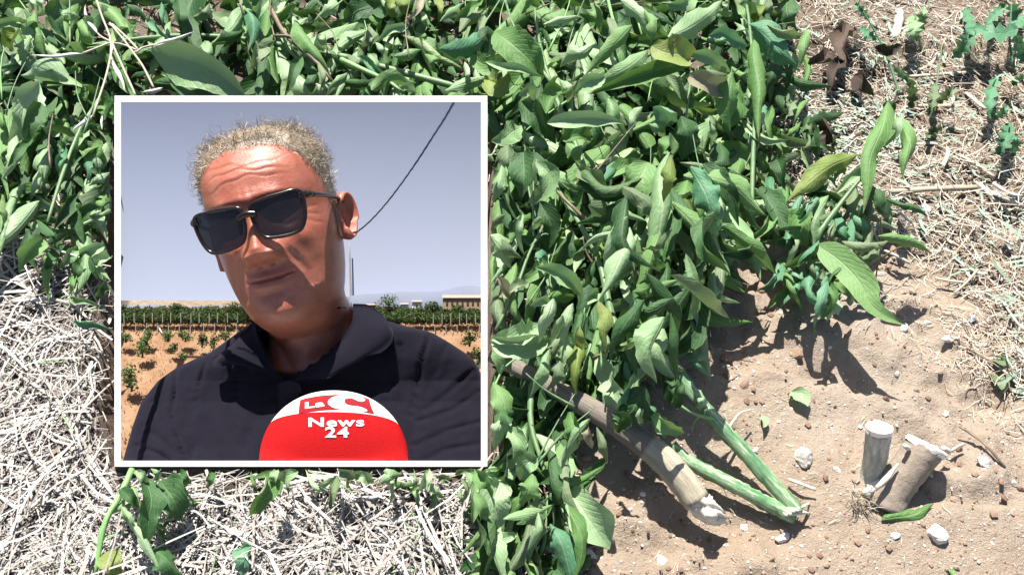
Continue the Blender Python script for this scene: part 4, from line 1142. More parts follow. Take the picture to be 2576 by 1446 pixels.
# --- green rolled leaf lying in front of the stump
p3 = [G(2218, 1306, .010), G(2245, 1302, .012), G(2300, 1290, .012), G(2352, 1270, .010)]
V, F, U = leaf_geo(p3, 40 * KPX, 2.4, -1, 0, .04, 14, 8, 7, shape=.7)
tag(mk('rolled_leaf', V, F, M['leaf'], uv=U, tint=.7), 'rolled green leaf lying on soil in front of the stump', 'leaf')

# --- loose blue-green leaves lying on the soil and in the straw
for pts, w, tone, lab in (
    ([(2140, 545), (2170, 545), (2200, 525)], 64, 'teal', 'round pale green leaf lying under the tip of the long shoot leaf'),
    ([(2488, 935), (2510, 950), (2530, 985)], 44, 'grey', 'round grey green leaf lying on soil at the right edge'),
    ([(2500, 900), (2520, 910), (2545, 905)], 40, 'grey', 'folded grey green leaf beside dry stalks at the right edge'),
    ([(1990, 985), (2010, 1000), (2030, 1025)], 46, 'pale', 'pale flat leaf lying on bare soil beside the dark leaf shadow'),
    ([(1915, 1045), (1922, 1058), (1920, 1075)], 18, 'pale', 'tiny pale leaf lying on bare soil above the split stem'),
    ([(2385, 1430), (2395, 1440), (2398, 1452)], 14, 'leaf', 'tiny green sprout at the bottom edge of the soil')):
    p3 = [G(x, y, gz(G(x, y)) + .004 + .004 * k) for k, (x, y) in enumerate(pts)]
    V, F, U = leaf_geo(p3, w * KPX * 1.05, .4, 1, 0, .06, 9, 5, int(w), nref=nrm([0, -.3, 1]))
    tag(mk('loose_leaf', V, F, M['leaf_' + tone if tone != 'leaf' else 'leaf'], uv=U, tint=.4), lab, 'leaf', 'loose leaves on the ground')

# --- dead brown leaves in the dark hollow at the upper right
M['dead'] = leaf_material('dead_brown_leaf', [(0.030, 0.020, 0.014), (0.055, 0.036, 0.026), (0.09, 0.06, 0.042)], (0.10, 0.075, 0.055), (0.12, 0.09, 0.07), rough=.7, transl=.05)
for k, (pts, w, lab) in enumerate((([(2130, 60), (2110, 110), (2125, 165)], 60, 'dark brown dead leaf standing highest in the hollow at upper right'), ([(2085, 125), (2055, 150), (2030, 165)], 46, 'dark brown dead leaf at the left of the hollow at upper right'), ([(2110, 150), (2090, 190), (2075, 225)], 40, 'narrow dark dead leaf in the middle of the hollow'), ([(2150, 190), (2170, 215), (2205, 235)], 50, 'dark purple brown dead leaf at the right of the hollow'), ([(2200, 120), (2240, 130), (2270, 120)], 30, 'thin dead brown leaf under the pale weed leaf'), ([(2060, 330), (2075, 345), (2085, 365)], 50, 'dark dead leaf beside the white pebble at upper right'))):
    p3 = [G(x, y, .02 + .012 * math.sin(j * 1.5)) for j, (x, y) in enumerate(pts)]
    V, F, U = leaf_geo(p3, w * KPX * 1.3, .9, 1, .3, .3, 9, 5, 60 + k)
    tag(mk('dead_leaf', V, F, M['dead'], uv=U, tint=.4), lab, 'leaf', 'dead leaves in the hollow')

# --- lobed blue-green weeds among the straw
def weed(label, stems, leaves, tone='teal'):
    x, y = stems[0][0]; p = on_ground(x, y); p[2] = 0
    w = thing('weed', label, 'weed', p, 'weeds among the straw')
    for pts in stems:
        n = len(pts); p3 = [G(a, b, .004 + .05 * k / max(1, n - 1)) for k, (a, b) in enumerate(pts)]
        v, f, u = tube(p3, [5 * KPX, 2.5 * KPX], 5, 8); mk('stem', v, f, M['leaf_' + tone], w, w, uv=u)
    for k, (pts, wd) in enumerate(leaves):
        c = spline(np.array(pts, float), 9); V = []; U = []
        for i, (a, b) in enumerate(c):            # toothed outline
            t = i / 8; T = c[min(i + 1, 8)] - c[max(i - 1, 0)]; nx, ny = nrm([-T[1], T[0]])
            wv = wd * .62 * (math.sin(math.pi * min(1, t * .9 + .08)) ** .6) * (1.0 if i % 2 else .38)
            for s in (-1, 0, 1):
                V.append(G(a + nx * wv * s, b + ny * wv * s, .03 + .02 * math.sin(3 * t + k) + (.006 if s else 0))); U.append((.5 + .5 * s, t))
        mk('leaf', V, grid_faces(9, 3), M['leaf_' + tone], w, w, uv=U, tint=(k * .37) % 1)
weed('lobed blue green weed at the top right corner of the straw', [[(2555, 190), (2540, 110), (2545, 10)]],
     [([(2560, 70), (2515, 85), (2440, 65)], 46), ([(2450, 70), (2430, 110), (2400, 145)], 44), ([(2555, 90), (2570, 130), (2576, 170)], 40), ([(2545, 10), (2555, 40), (2570, 70)], 44), ([(2530, 10), (2500, 40), (2480, 60)], 30), ([(2430, 20), (2440, 60), (2450, 90)], 28)])
weed('small lobed weed with pale curled leaf at right of the straw', [[(2500, 290), (2490, 240), (2505, 200)]],
     [([(2505, 195), (2490, 250), (2495, 300)], 34), ([(2535, 265), (2520, 285), (2500, 300)], 26), ([(2575, 190), (2555, 205), (2540, 220)], 20)])
weed('pale lobed weed below the others at the right edge of the straw', [[(2520, 390), (2535, 350), (2540, 320)]],
     [([(2540, 310), (2530, 350), (2510, 390)], 40), ([(2550, 340), (2555, 365), (2545, 395)], 28)])
weed('slender blue green weed stem crossing the straw at top right', [[(2270, 260), (2230, 140), (2190, 60), (2150, 0)]],
     [([(2165, 70), (2190, 90), (2205, 100)], 26), ([(2150, 10), (2170, 30), (2185, 50)], 22), ([(2250, 170), (2275, 195), (2290, 215)], 22)])
weed('grey green weed with upright soft leaves in the pale straw', [[(2345, 310), (2350, 260), (2370, 110)]],
     [([(2352, 210), (2348, 250), (2335, 290)], 26), ([(2405, 220), (2380, 240), (2360, 260)], 26), ([(2290, 200), (2295, 240), (2290, 275)], 30), ([(2370, 320), (2350, 330), (2330, 345)], 22)], 'grey')
weed('pale broad weed leaf standing in straw at the top edge', [[(2320, 130), (2310, 90), (2300, 20)]],
     [([(2295, 40), (2300, 70), (2305, 105)], 44), ([(2325, 20), (2320, 50), (2318, 80)], 28)], 'pale')
weed('low grey weed tuft beside the dark wilted leaves', [[(2010, 300), (2020, 260), (2000, 230)]],
     [([(2000, 240), (1985, 280), (1965, 300)], 26), ([(2030, 310), (2050, 335), (2060, 370)], 26), ([(1960, 330), (1975, 350), (2000, 365)], 24), ([(2100, 340), (2095, 370), (2090, 400)], 14)], 'grey')

# --- wild oat over the leaves at the top left
ow = thing('wild_oat', 'dry wild oat stalk with pale husks hanging over the leaves', 'grass', on_ground(350, 250) * np.array([1, 1, 0]))
def oat_stem(pts, w=7):
    p3 = [G(x, y, .10) for x, y in K2(pts)]; v, f, u = tube(p3, [w * KPX * .5] * 2, 5, 14); mk('stem', v, f, M['straw_tan'], ow, ow, uv=u, tint=.7)
for s in ([(740, -20), (790, 130), (860, 330), (830, 560), (720, 900)], [(860, 330), (760, 370), (640, 415)], [(850, 180), (950, 300), (1040, 420), (1110, 520), (1190, 680)], [(870, 340), (960, 540), (1050, 740)], [(860, 325), (790, 290), (745, 250)], [(860, 330), (960, 350), (1060, 390)], [(1050, 410), (1110, 370), (1200, 350)], [(870, 190), (980, 290), (1070, 385)], [(880, 350), (860, 430), (870, 470)]):
    oat_stem(s)
for pts, w in (([(640, 418), (450, 425), (235, 440)], 34), ([(750, 255), (690, 160), (630, 50)], 44), ([(870, 465), (920, 590), (995, 685)], 44), ([(720, 890), (650, 945), (550, 1000)], 36), ([(1260, 680), (1190, 700), (1100, 718)], 42), ([(1190, 352), (1350, 310), (1530, 272)], 40), ([(1190, 356), (1340, 350), (1490, 362)], 34), ([(790, 880), (785, 930), (770, 1000)], 22)):
    p3 = [G(x, y, .105) for x, y in K2(pts)]
    V, F, U = leaf_geo(p3, w * .3247 * KPX * 1.05, 1.6, -1, 0, .02, 9, 5, int(w))
    mk('husk', V, F, M['straw'], ow, ow, uv=U, tint=.97)

# ---------------------------------------------------------------- single stalks, twigs and stones
def stalk(i, pts, w, mat, label, name='straw_stalk', cat='straw', group='long straw stalks', h=.010):
    p3 = [on_ground(x, y, h + .004 * math.sin(2 * i + k)) for k, (x, y) in enumerate(pts)]
    d = (p3[0] - CAM) @ FW; r_ = w * KPX * d * .5
    c = spline(p3, 9); T = nrm(p3[-1] - p3[0]); S = nrm(np.cross(T, [0, 0, 1])); V = []
    for k, q in enumerate(c):
        e_ = 1 + (.25 if k in (2, 6) else 0) * (w > 7)
        for j in range(6):
            a = 2 * math.pi * j / 6; V.append(q + r_ * e_ * (S * math.cos(a) + np.array([0, 0, 1]) * math.sin(a) * .7))
    f = grid_faces(9, 6, True) + [(5, 4, 3, 2, 1, 0), tuple(48 + j for j in range(6))]
    o = mk(name, V, f, mat, tint=[.6, .75, .9, .97][i % 4]); tag(o, label, cat, group)
pale = 'long pale straw stalk lying in the matted straw at left'
pal2 = 'long pale straw stalk lying in the straw below the frame'
tan_ = 'tan straw stalk lying in the chaff at right'
SL = [(K, q, w, l) for K, l, rows in (
    (KD, pal2, [([(1400, 710), (1520, 950), (1640, 1200)], 32), ([(90, 40), (230, 250), (370, 450)], 34), ([(920, 260), (1080, 390), (1230, 520)], 26), ([(1260, 920), (1330, 950), (1400, 970)], 30), ([(1020, 300), (1150, 280), (1300, 260)], 24), ([(1820, 620), (1820, 800), (1810, 960)], 30), ([(1680, 500), (1720, 700), (1780, 960)], 24), ([(1100, 1120), (1300, 1020), (1480, 880)], 26), ([(1880, 1290), (1960, 1150), (2040, 1040)], 22)]),
    (KE, pal2, [([(70, 430), (250, 780), (460, 1160)], 36), ([(140, 430), (330, 590), (520, 760)], 26), ([(480, 540), (680, 480), (900, 440), (1070, 420)], 52), ([(610, 790), (800, 730), (1000, 690)], 52), ([(1000, 690), (1250, 660), (1490, 610)], 40), ([(990, 690), (1080, 730), (1170, 780)], 46), ([(680, 230), (730, 370), (800, 500)], 28), ([(1310, 830), (1550, 980), (1800, 1120)], 30), ([(1560, 780), (1740, 960), (1920, 1120)], 42), ([(1750, 800), (2050, 820), (2360, 850)], 32), ([(1500, 640), (1700, 650), (1930, 640)], 36), ([(1300, 130), (1400, 330), (1500, 530)], 26), ([(340, 200), (350, 330), (400, 540)], 30), ([(1210, 840), (1240, 980), (1300, 1160)], 30), ([(1020, 1090), (1140, 1090), (1260, 1060)], 24), ([(960, 1040), (990, 900), (1020, 760)], 26), ([(640, 1030), (650, 1100), (670, 1170)], 28), ([(1800, 620), (1830, 690), (1830, 780)], 40), ([(1930, 1000), (1940, 900), (1950, 800)], 24)]),
    (KC, pale, [([(20, 0), (130, 140), (250, 320), (380, 560)], 17), ([(650, 340), (520, 460), (390, 590)], 14), ([(0, 810), (300, 660), (650, 500)], 19), ([(510, 640), (350, 790), (200, 900)], 17), ([(0, 910), (150, 850), (330, 790)], 22), ([(0, 1110), (180, 1240), (350, 1370)], 26), ([(200, 1160), (350, 1280), (500, 1400)], 20), ([(500, 770), (570, 880), (645, 995)], 20), ([(360, 370), (400, 440), (440, 510)], 15), ([(500, 660), (580, 670), (650, 672)], 14), ([(0, 640), (100, 635)], 30), ([(130, 630), (230, 600), (320, 575)], 16), ([(220, 90), (280, 55), (340, 25)], 18), ([(300, 1020), (330, 1060), (350, 1110)], 36), ([(0, 1000), (80, 1060), (130, 1110)], 22), ([(540, 160), (590, 120), (640, 90)], 20), ([(180, 430), (200, 380), (230, 320)], 22), ([(400, 620), (430, 660), (460, 690)], 28), ([(50, 470), (100, 475), (150, 490)], 40)]),
    (KB, pale, [([(0, 1085), (200, 1060), (400, 1050)], 36), ([(420, 1045), (680, 1110), (950, 1200)], 40), ([(0, 680), (120, 840), (250, 1010)], 28), ([(40, 240), (110, 190), (180, 140)], 22), ([(270, 230), (180, 300), (80, 390)], 34), ([(0, 900), (100, 950), (220, 1040)], 24), ([(50, 540), (120, 530), (190, 530)], 38), ([(0, 665), (80, 690), (170, 715)], 22), ([(330, 1350), (400, 1310), (490, 1260)], 24), ([(0, 105), (130, 105), (270, 108)], 20)]),
    (K5, tan_, [([(1620, 1050), (1740, 1120), (1860, 1200)], 28), ([(1740, 1230), (1850, 1340), (1960, 1446)], 38), ([(1790, 1280), (1920, 1340), (2060, 1400)], 32), ([(1150, 1300), (1450, 1280), (1740, 1270)], 44), ([(1290, 520), (1500, 505), (1700, 490)], 26), ([(1220, 80), (1210, 170), (1180, 260)], 60), ([(1670, 630), (1740, 690), (1800, 740)], 26), ([(1340, 720), (1480, 720), (1640, 720)], 30), ([(1320, 490), (1420, 440), (1490, 370)], 24), ([(1850, 1240), (1960, 1310), (2050, 1330)], 26)]),
    (K7, tan_, [([(1290, 430), (1380, 470), (1470, 520)], 24), ([(1540, 240), (1680, 330), (1830, 420)], 18), ([(1200, 250), (1230, 320), (1270, 400)], 16), ([(1850, 330), (1900, 420), (1960, 520)], 18), ([(2050, 40), (2150, 100), (2240, 130)], 26), ([(1770, 720), (1850, 650), (1930, 560)], 18), ([(1640, 620), (1750, 640), (1850, 650)], 20), ([(2100, 1240), (2170, 1310), (2240, 1370)], 22), ([(2100, 780), (2180, 900), (2240, 970)], 18)])) for q, w in rows]
def stalk_label(pts, w, l):
    (x0, y0), (x1, y1) = pts[0], pts[-1]
    if x1 < x0: x0, y0, x1, y1 = x1, y1, x0, y0
    ln = math.hypot(x1 - x0, y1 - y0); a = math.degrees(math.atan2(y1 - y0, x1 - x0)); mx, my = (x0 + x1) / 2, (y0 + y1) / 2
    way = 'lying level' if abs(a) < 14 else 'lying upright' if abs(a) > 66 else 'sloping down right' if a > 0 else 'sloping up right'
    size = ('thick' if w > 9.5 else 'thin') + (' long' if ln > 125 else ' short')
    if l == tan_: where = 'in chaff near the top edge' if my < 330 else 'in chaff at the right edge' if mx > 2470 else 'in chaff right of the shoot'
    elif l == pale: where = 'in left straw just under the leaves' if my < 800 else 'in left straw level with the shirt' if my < 1160 else 'in straw at the lower left corner'
    else: where = 'in straw below the frame, left end' if mx < 640 else 'in straw below the microphone' if mx < 960 else 'in straw below the frame, right end'
    return size + (' tan' if l == tan_ else ' pale') + ' stalk ' + way + ' ' + where
for i, (K, q, w, l) in enumerate(SL):
    stalk(i, K(q), w * K.k, M['straw'] if l != tan_ else M['straw_tan'], stalk_label(K(q), w * K.k, l))
stalk(1, KA([(1970, 445), (2060, 500), (2160, 580), (2280, 722)]), 8, M['twig'], 'bent brown twig lying on soil right of the stump', 'twig', 'twig', 'twigs on the soil')
stalk(2, K7([(1810, 1060), (1920, 1130), (2050, 1195)]), 6, M['twig'], 'dark thin twig on the soil near the right edge', 'twig', 'twig', 'twigs on the soil')
stalk(3, KA([(820, 800), (900, 830), (1005, 872)]), 9, M['straw_tan'], 'short curled bark strip on soil left of the stump', 'bark_strip', 'bark', None)
stalk(0, KA([(1915, 612), (1955, 585), (2005, 562)]), 8, M['straw'], 'pale wood chip lying beside the brown stub', 'wood_chip', 'wood', None)

def stone_mat(name, a, b): return simple(name, a, b, 90, 0.85, 0.5, 220, 0.2)
M['stone_white'] = stone_mat('white_stone', (0.60, 0.56, 0.50), (0.76, 0.73, 0.68))
M['stone_grey'] = stone_mat('grey_stone', (0.36, 0.33, 0.30), (0.52, 0.49, 0.46))
M['stone_blue'] = stone_mat('blue_grey_stone', (0.34, 0.38, 0.40), (0.60, 0.63, 0.64))
M['clod'] = stone_mat('soil_clod', (0.23, 0.15, 0.105), (0.34, 0.24, 0.18))
ST_L = [
    (KA, 1810, 1170, 150, 'stone_white', 'white angular stone on soil below the rolled green leaf'),
    (KA, 775, 1200, 105, 'stone_white', 'flat white stone on soil below the splintered stem end'),
    (KA, 915, 660, 150, 'stone_grey', 'round dusty pale stone half buried left of the stump'),
    (KA, 530, 1130, 62, 'stone_white', 'small pale stone right of the stripped trunk end'),
    (KA, 2125, 690, 90, 'stone_white', 'yellowish white stone beside the bent brown twig'),
    (KA, 600, 605, 52, 'stone_white', 'small white stone between the two split stems'),
    (KA, 1150, 740, 58, 'stone_white', 'white crumbly pebble left of the pale stub'),
    (KA, 1540, 1185, 66, 'stone_blue', 'blue grey pebble below the rolled green leaf'),
    (KA, 1880, 360, 60, 'stone_white', 'thin white chip on soil above the brown stub'),
    (KA, 2335, 830, 60, 'stone_grey', 'grey pebble near the right edge beside the stump'),
    (KA, 1545, 90, 46, 'stone_white', 'white pebble beside the tip of the dark leaf shadow'),
    (K7, 1425, 960, 86, 'stone_white', 'white stone at the tip of the long shoot leaf'),
    (K7, 1575, 155, 120, 'stone_blue', 'blue white shiny stone in the straw at right'),
    (K7, 1590, 920, 56, 'stone_white', 'narrow white stone on soil right of the long shoot leaf'),
    (K7, 1890, 900, 80, 'stone_blue', 'blue grey stone in the chaff near the right edge'),
    (K7, 1380, 1270, 62, 'stone_grey', 'grey pebble just right of the dark leaf shadow'),
    (K7, 1720, 1035, 84, 'stone_white', 'cracked pale stone on soil right of the dark shadow'),
    (K8, 1585, 1160, 56, 'stone_white', 'pale pebble between trunk end and splintered stem'),
    (K8, 1095, 1362, 80, 'stone_white', 'white stone on soil at the bottom edge'),
    (K8, 665, 1325, 74, 'stone_white', 'rough white stone beside the large fallen leaf tip'),
    (K8, 1650, 700, 46, 'stone_white', 'white pebble right of the upper split stem'),
    (K8, 905, 1060, 46, 'stone_grey', 'grey pebble on soil left of the felled trunk'),
    (K8, 980, 965, 44, 'stone_white', 'white pebble on soil left of the felled trunk'),
    (K5, 690, 900, 56, 'stone_white', 'rounded white pebble among dark weeds at upper right'),
    (K5, 800, 640, 80, 'stone_white', 'white chip in the dark hollow at upper right'),
    (K5, 950, 690, 66, 'stone_grey', 'pale stone at the edge of the dark hollow'),
    (K7, 1340, 440, 130, 'clod', 'tan clod of earth casting a dark shadow right of the shoot'),
    (K7, 1320, 560, 100, 'clod', 'tan clod of earth under the long shoot leaf tip'),
    (K7, 100, 680, 100, 'clod', 'clod of earth lit between the leaf shadows, leftmost'),
    (K7, 190, 745, 110, 'clod', 'clod of earth lit between the leaf shadows, second from left'),
    (K7, 335, 700, 110, 'clod', 'clod of earth lit between the leaf shadows, third from left'),
    (K7, 455, 685, 120, 'clod', 'clod of earth lit between the leaf shadows, rightmost'),
    (K7, 230, 1165, 110, 'clod', 'clod of earth in the deep shade under the crown'),
    (K7, 345, 1340, 100, 'clod', 'long clod of earth in the shade beside the split stem'),
    (K7, 700, 1140, 120, 'clod', 'flat clod of earth beside the small leaf shadow'),
    (KE, 590, 275, 150, 'stone_grey', 'purplish grey stone in the straw below the white frame'),
    (KE, 440, 450, 150, 'stone_grey', 'grey stone half covered by straw below the frame'),
    (KE, 800, 400, 90, 'stone_white', 'small white stone behind the thick pale stalk')]
for i, (K, x, y, w, m, lab) in enumerate(ST_L):
    (px, py), = K([(x, y)])
    v, f = stone_shape(100 + i, 3)
    p = on_ground(px, py); s_ = w * K.k * KPX * 1.0 * .5
    o = mk('earth_clod' if m == 'clod' else 'stone', v * s_ + p + np.array([0, 0, s_ * .12]), f, M[m], smooth=False)
    tag(o, lab, 'clod' if m == 'clod' else 'stone', 'clods of earth' if m == 'clod' else 'stones on the ground')

# ================================================================ THE WHITE FRAME AND WHAT STANDS IN IT
def slab(name, px0, py0, px1, py1, d0, d1, mat, parent):
    """board filling a rectangle of the sight field between two depths"""
    V = [P(px0, py0, d0), P(px1, py0, d0), P(px1, py1, d0), P(px0, py1, d0)]
    off = FW * (d1 - d0)
    V += [v + off for v in V]
    F = [(0, 3, 2, 1), (4, 5, 6, 7), (0, 1, 5, 4), (1, 2, 6, 5), (2, 3, 7, 6), (3, 0, 4, 7)]
    return mk(name, V, F, mat, parent, smooth=False)
M['white_paint'] = simple('white_paint', (0.86, 0.86, 0.86), (0.90, 0.90, 0.90), 30, 0.5, 0.05, 200, 0.3)
FR = thing('picture_frame', 'square white picture frame around the man in the dark polo shirt', 'frame', P(757, 1173, .96))
ox0, oy0, ox1, oy1 = FRAME_OUT; ix0, iy0, ix1, iy1 = FRAME_IN
slab('top_bar', ox0, oy0, ox1, iy0, .9984, 1.0, M['white_paint'], FR)
V = [P(x, y, d_) for d_ in (.944, 1.0) for x, y in ((ox0, iy1), (ox1, iy1), (ox1, oy1), (ox0, oy1))]
mk('bottom_bar', V, [(0, 3, 2, 1), (4, 5, 6, 7), (0, 1, 5, 4), (1, 2, 6, 5), (2, 3, 7, 6), (3, 0, 4, 7)], M['white_paint'], FR, smooth=False)
for sx0, sx1 in ((ox0, ix0), (ix1, ox1)):
    V = [P(x, y, d_) for e_ in (0, .002) for x, y, d_ in ((sx0, iy0, .9985 + e_), (sx1, iy0, .9985 + e_), (sx1, iy1, .9445 + e_), (sx0, iy1, .9445 + e_))]
    mk('side_bar', V, [(0, 3, 2, 1), (4, 5, 6, 7), (0, 1, 5, 4), (1, 2, 6, 5), (2, 3, 7, 6), (3, 0, 4, 7)], M['white_paint'], FR, smooth=False)

# ---- pale sky panel, coved towards the horizon
def sky_depth(py):
    v = np.clip((800 - np.asarray(py, float)) / (800 - 249), -0.06, 1) * 0.29
    return 1.166 + 0.34 * v - 0.82 * v * v
M['sky'] = simple('hazy_blue_sky', (0.30, 0.335, 0.44), (0.31, 0.345, 0.445), 3, 1.0, 0, None, 0.0)
rows = np.linspace(249, 830, 40); colsx = np.linspace(297, 1217, 12)
V = [P(x, y, float(sky_depth(y))) for y in rows for x in colsx]
V2 = [np.array(v) + FW * .004 for v in V]
n = len(V)
F = grid_faces(40, 12); F = F + [tuple(i + n for i in q[::-1]) for q in F]
o = mk('sky', V + V2, F, M['sky']); o['kind'] = 'structure'

# ---- the field: a slope of dry earth rising to the orchard rows
def field_depth(px, py):
    b = (723 - np.asarray(py, float)) * KPX
    return (H + .040) / (math.sin(PITCH) - b * math.cos(PITCH))
def field_material():
    t = NT('dry_field'); v = t.coord()
    a = t.noise(24, 5, .65, v); b = t.noise(170, 4, .7, v)
    c = t.ramp(a, [(.3, (0.24, 0.135, 0.078)), (.5, (0.30, 0.180, 0.108)), (.7, (0.35, 0.23, 0.145))])
    c = t.mix(t.math('MULTIPLY', t.math('SUBTRACT', b, .5, True), 3, True), c, (0.24, 0.15, 0.085))
    t.base(c); t.set(Roughness=1.0); t.b.inputs['Specular IOR Level'].default_value = 0; t.bump(b, .6, .003); return t.m
fy = np.linspace(775, 1166, 70); fx = np.linspace(297, 1217, 110)
FX, FY = np.meshgrid(fx, fy); nz = fbm(FX / 40, FY / 9, 4, 8)
V = [P(x, y, float(field_depth(x, y)) + .003 * float(z)) for x, y, z in zip(FX.ravel(), FY.ravel(), nz.ravel())]
o = mk('field', V, grid_faces(70, 110), field_material()); o['kind'] = 'structure'
def FP(px, py, toward=0.0):
    return P(px, py, float(field_depth(px, py)) - toward)

# dry tufts on the field
M['field_grass'] = straw_material('field_grass', [(0.20, 0.12, 0.065), (0.32, 0.20, 0.11), (0.42, 0.29, 0.17)], 1.0)
mb = MB(); r = np.random.default_rng(12)
for k in range(1500):
    py = 806 + (1158 - 806) * r.random() ** 1.6; px = r.uniform(300, 660) if r.random() < .8 else r.uniform(1040, 1214)
    s = (3 + 12 * (py - 800) / 350) * KPX * 1.1 * r.uniform(.5, 1.2)
    p = FP(px, py); a = r.normal(0, .5)
    tip = p + s * (UP * math.cos(a) + RT * math.sin(a)) - FW * .002
    w = RT * s * .14
    mb.add([p - w, p + w, tip], [(0, 1, 2)], r.random())
o = mb.build('field_grass', M['field_grass'], smooth=False); o['kind'] = 'stuff'; o['label'] = 'dry tawny grass over the field behind the man'; o['category'] = 'grass'

# ---- hills, orchard, farmhouse
M['hills'] = simple('haze_tinted_hills', (0.17, 0.19, 0.25), (0.185, 0.205, 0.265), 20, 1.0, 0, None, 0.0)  # haze of distance is put into the blue-grey hill colour
def ridge(name, pts, base, depth, mat):
    xs = np.linspace(pts[0][0], pts[-1][0], 60); ys = np.interp(xs, [p[0] for p in pts], [p[1] for p in pts]) + 2.0 * fbm(xs / 14, xs * 0, 3, 4)
    V = []
    for x, y in zip(xs, ys):
        V += [P(x, base, depth), P(x, y, depth), P(x, y + 1.5, depth + .006), P(x, base, depth + .01)]
    o = mk(name, V, grid_faces(60, 4), mat); o['kind'] = 'structure'
ridge('hills', [(860, 748), (900, 741), (960, 738), (1010, 733), (1060, 734), (1110, 733), (1150, 722), (1180, 718), (1216, 722)], 795, 1.161, M['hills'])
ridge('hills', [(298, 769), (380, 767), (470, 770), (540, 768), (640, 771)], 795, 1.160, M['hills'])
M['orchard'] = leaf_material('orchard_leaf', [(0.022, 0.05, 0.012), (0.036, 0.08, 0.016), (0.06, 0.11, 0.025)], (0.06, 0.10, 0.03), (0.08, 0.12, 0.04), rough=.7, transl=.15, vein=0)
M['young_leaf'] = leaf_material('young_tree_leaf', [(0.03, 0.08, 0.015), (0.055, 0.13, 0.025), (0.10, 0.18, 0.04)], (0.09, 0.14, 0.04), (0.10, 0.16, 0.05), rough=.5, transl=.2, vein=0)
def leaf_cloud(mb, rr, cx, cy, rx, ry, depth, rz, n, size, squash=.55):
    """many leaf-sized faces through an uneven volume (px units for cx, cy, rx, ry, size)"""
    for _ in range(n):
        a = rr.uniform(0, 6.283); q = rr.random() ** squash; lob = 1 + .22 * math.sin(3 * a + cx) + .13 * math.sin(7 * a + cy)
        x = cx + rx * q * lob * math.cos(a); y = cy + ry * q * lob * math.sin(a)
        c = P(x, y, depth - rz * math.sqrt(max(0, 1 - q * q)) * rr.uniform(.2, 1))
        d = nrm([rr.gauss(0, 1) for _ in range(3)]); e = nrm(np.cross(d, [rr.gauss(0, 1) for _ in range(3)])); s = size * KPX * rr.uniform(.6, 1.3)
        mb.add([c - d * s, c - e * s * .45, c + d * s, c + e * s * .45], [(0, 1, 2, 3)], rr.random())
rr = random.Random(21)
mb = MB()
for x0, x1 in ((298, 640), (905, 1216)):
    x = x0
    while x < x1:
        for lane, (cy, ry) in enumerate(((779, 9), (790, 12), (801, 11))):
            leaf_cloud(mb, rr, x + rr.uniform(-3, 3), cy + rr.uniform(-3, 3), 10, ry, 1.146 - lane * .008, .008, 90, 3.4)
        x += 8
o = mb.build('orchard_rows', M['orchard'], smooth=False); o['kind'] = 'stuff'; o['label'] = 'dark green orchard rows along the horizon behind the man'; o['category'] = 'orchard'
M['bark_s'] = simple('small_bark', (0.10, 0.07, 0.05), (0.16, 0.12, 0.08), 200, .9)
def field_tree(label, cx, top, base, wid, mat='young_leaf', n=260, size=4.0, toward=.012, group='young trees in the field', trunk=.3, depth=None):
    d = depth if depth else float(field_depth(cx, base)) - toward
    t = thing('field_tree', label, 'tree', P(cx, base, d), group)
    m_ = MB(); hh = (base - top)
    for k in range(4):
        leaf_cloud(m_, rr, cx + rr.uniform(-.22, .22) * wid, top + hh * (.25 + .16 * k), wid * rr.uniform(.30, .46), hh * .22, d, wid * KPX * .5, n // 4, size)
    m_.build('crown', M[mat], t, smooth=False)
    v, f, u = tube([P(cx, base, d), P(cx + 1, base - hh * .3, d), P(cx - 1, top + hh * .3, d)], [wid * KPX * .07, wid * KPX * .05, wid * KPX * .02], 6, 6); mk('trunk', v, f, M['bark_s'], t)
    for s in (-1, 1):
        v, f, u = tube([P(cx, base - hh * .25, d), P(cx + s * wid * .2, top + hh * .45, d)], [wid * KPX * .035, wid * KPX * .015], 5, 4); mk('limb', v, f, M['bark_s'], t)
for a in (('young tree standing alone nearest the left bar of the frame', 331, 912, 985, 44, 380, 5),
          ('tall leaning young tree, second nearest in the left field', 358, 842, 900, 40, 300, 4.6),
          ('young tree top joined to the tall leaning one', 368, 825, 862, 32, 200, 4.2),
          ('young tree at the far left of the back row', 316, 832, 862, 44, 220, 4),
          ('round young tree second from left in the back row', 424, 830, 860, 36, 220, 4),
          ('round young tree third in the back row', 466, 831, 860, 40, 220, 4),
          ('paired young tree fourth in the back row', 508, 836, 874, 36, 220, 4),
          ('narrow young tree beside the left shoulder', 537, 838, 884, 26, 200, 4),
          ('young tree half hidden by the left shoulder', 566, 832, 858, 30, 180, 4),
          ('small young tree in the middle of the left field', 437, 862, 884, 24, 140, 3.6),
          ('low young tree just above the left shoulder seam', 460, 884, 906, 26, 150, 3.6),
          ('young tree at the right bar of the frame above the shoulder', 1181, 830, 872, 44, 260, 4.4),
          ('large young tree in the right corner behind the shoulder', 1204, 868, 930, 40, 280, 5)):
    lab, cx, top, base, wid, n_, sz = a
    field_tree(lab, cx, top, base, wid, n=n_, size=sz)
for lab, cx, top, base, wid in (('dark round tree rising above the orchard right of the neck', 977, 738, 778, 66), ('small dark tree rising above the orchard at left', 444, 762, 782, 30), ('dark tree above the orchard beside the jaw', 592, 758, 786, 52), ('low dark tree between the far white houses', 1086, 757, 780, 46), ('low dark tree in front of the farmhouse', 1150, 766, 788, 40)):
    field_tree(lab, cx, top, base, wid, 'orchard', 320, 3.4, 0, 'trees along the horizon', depth=1.142)
M['post'] = simple('pale_post', (0.34, 0.29, 0.24), (0.46, 0.41, 0.35), 300, .9)
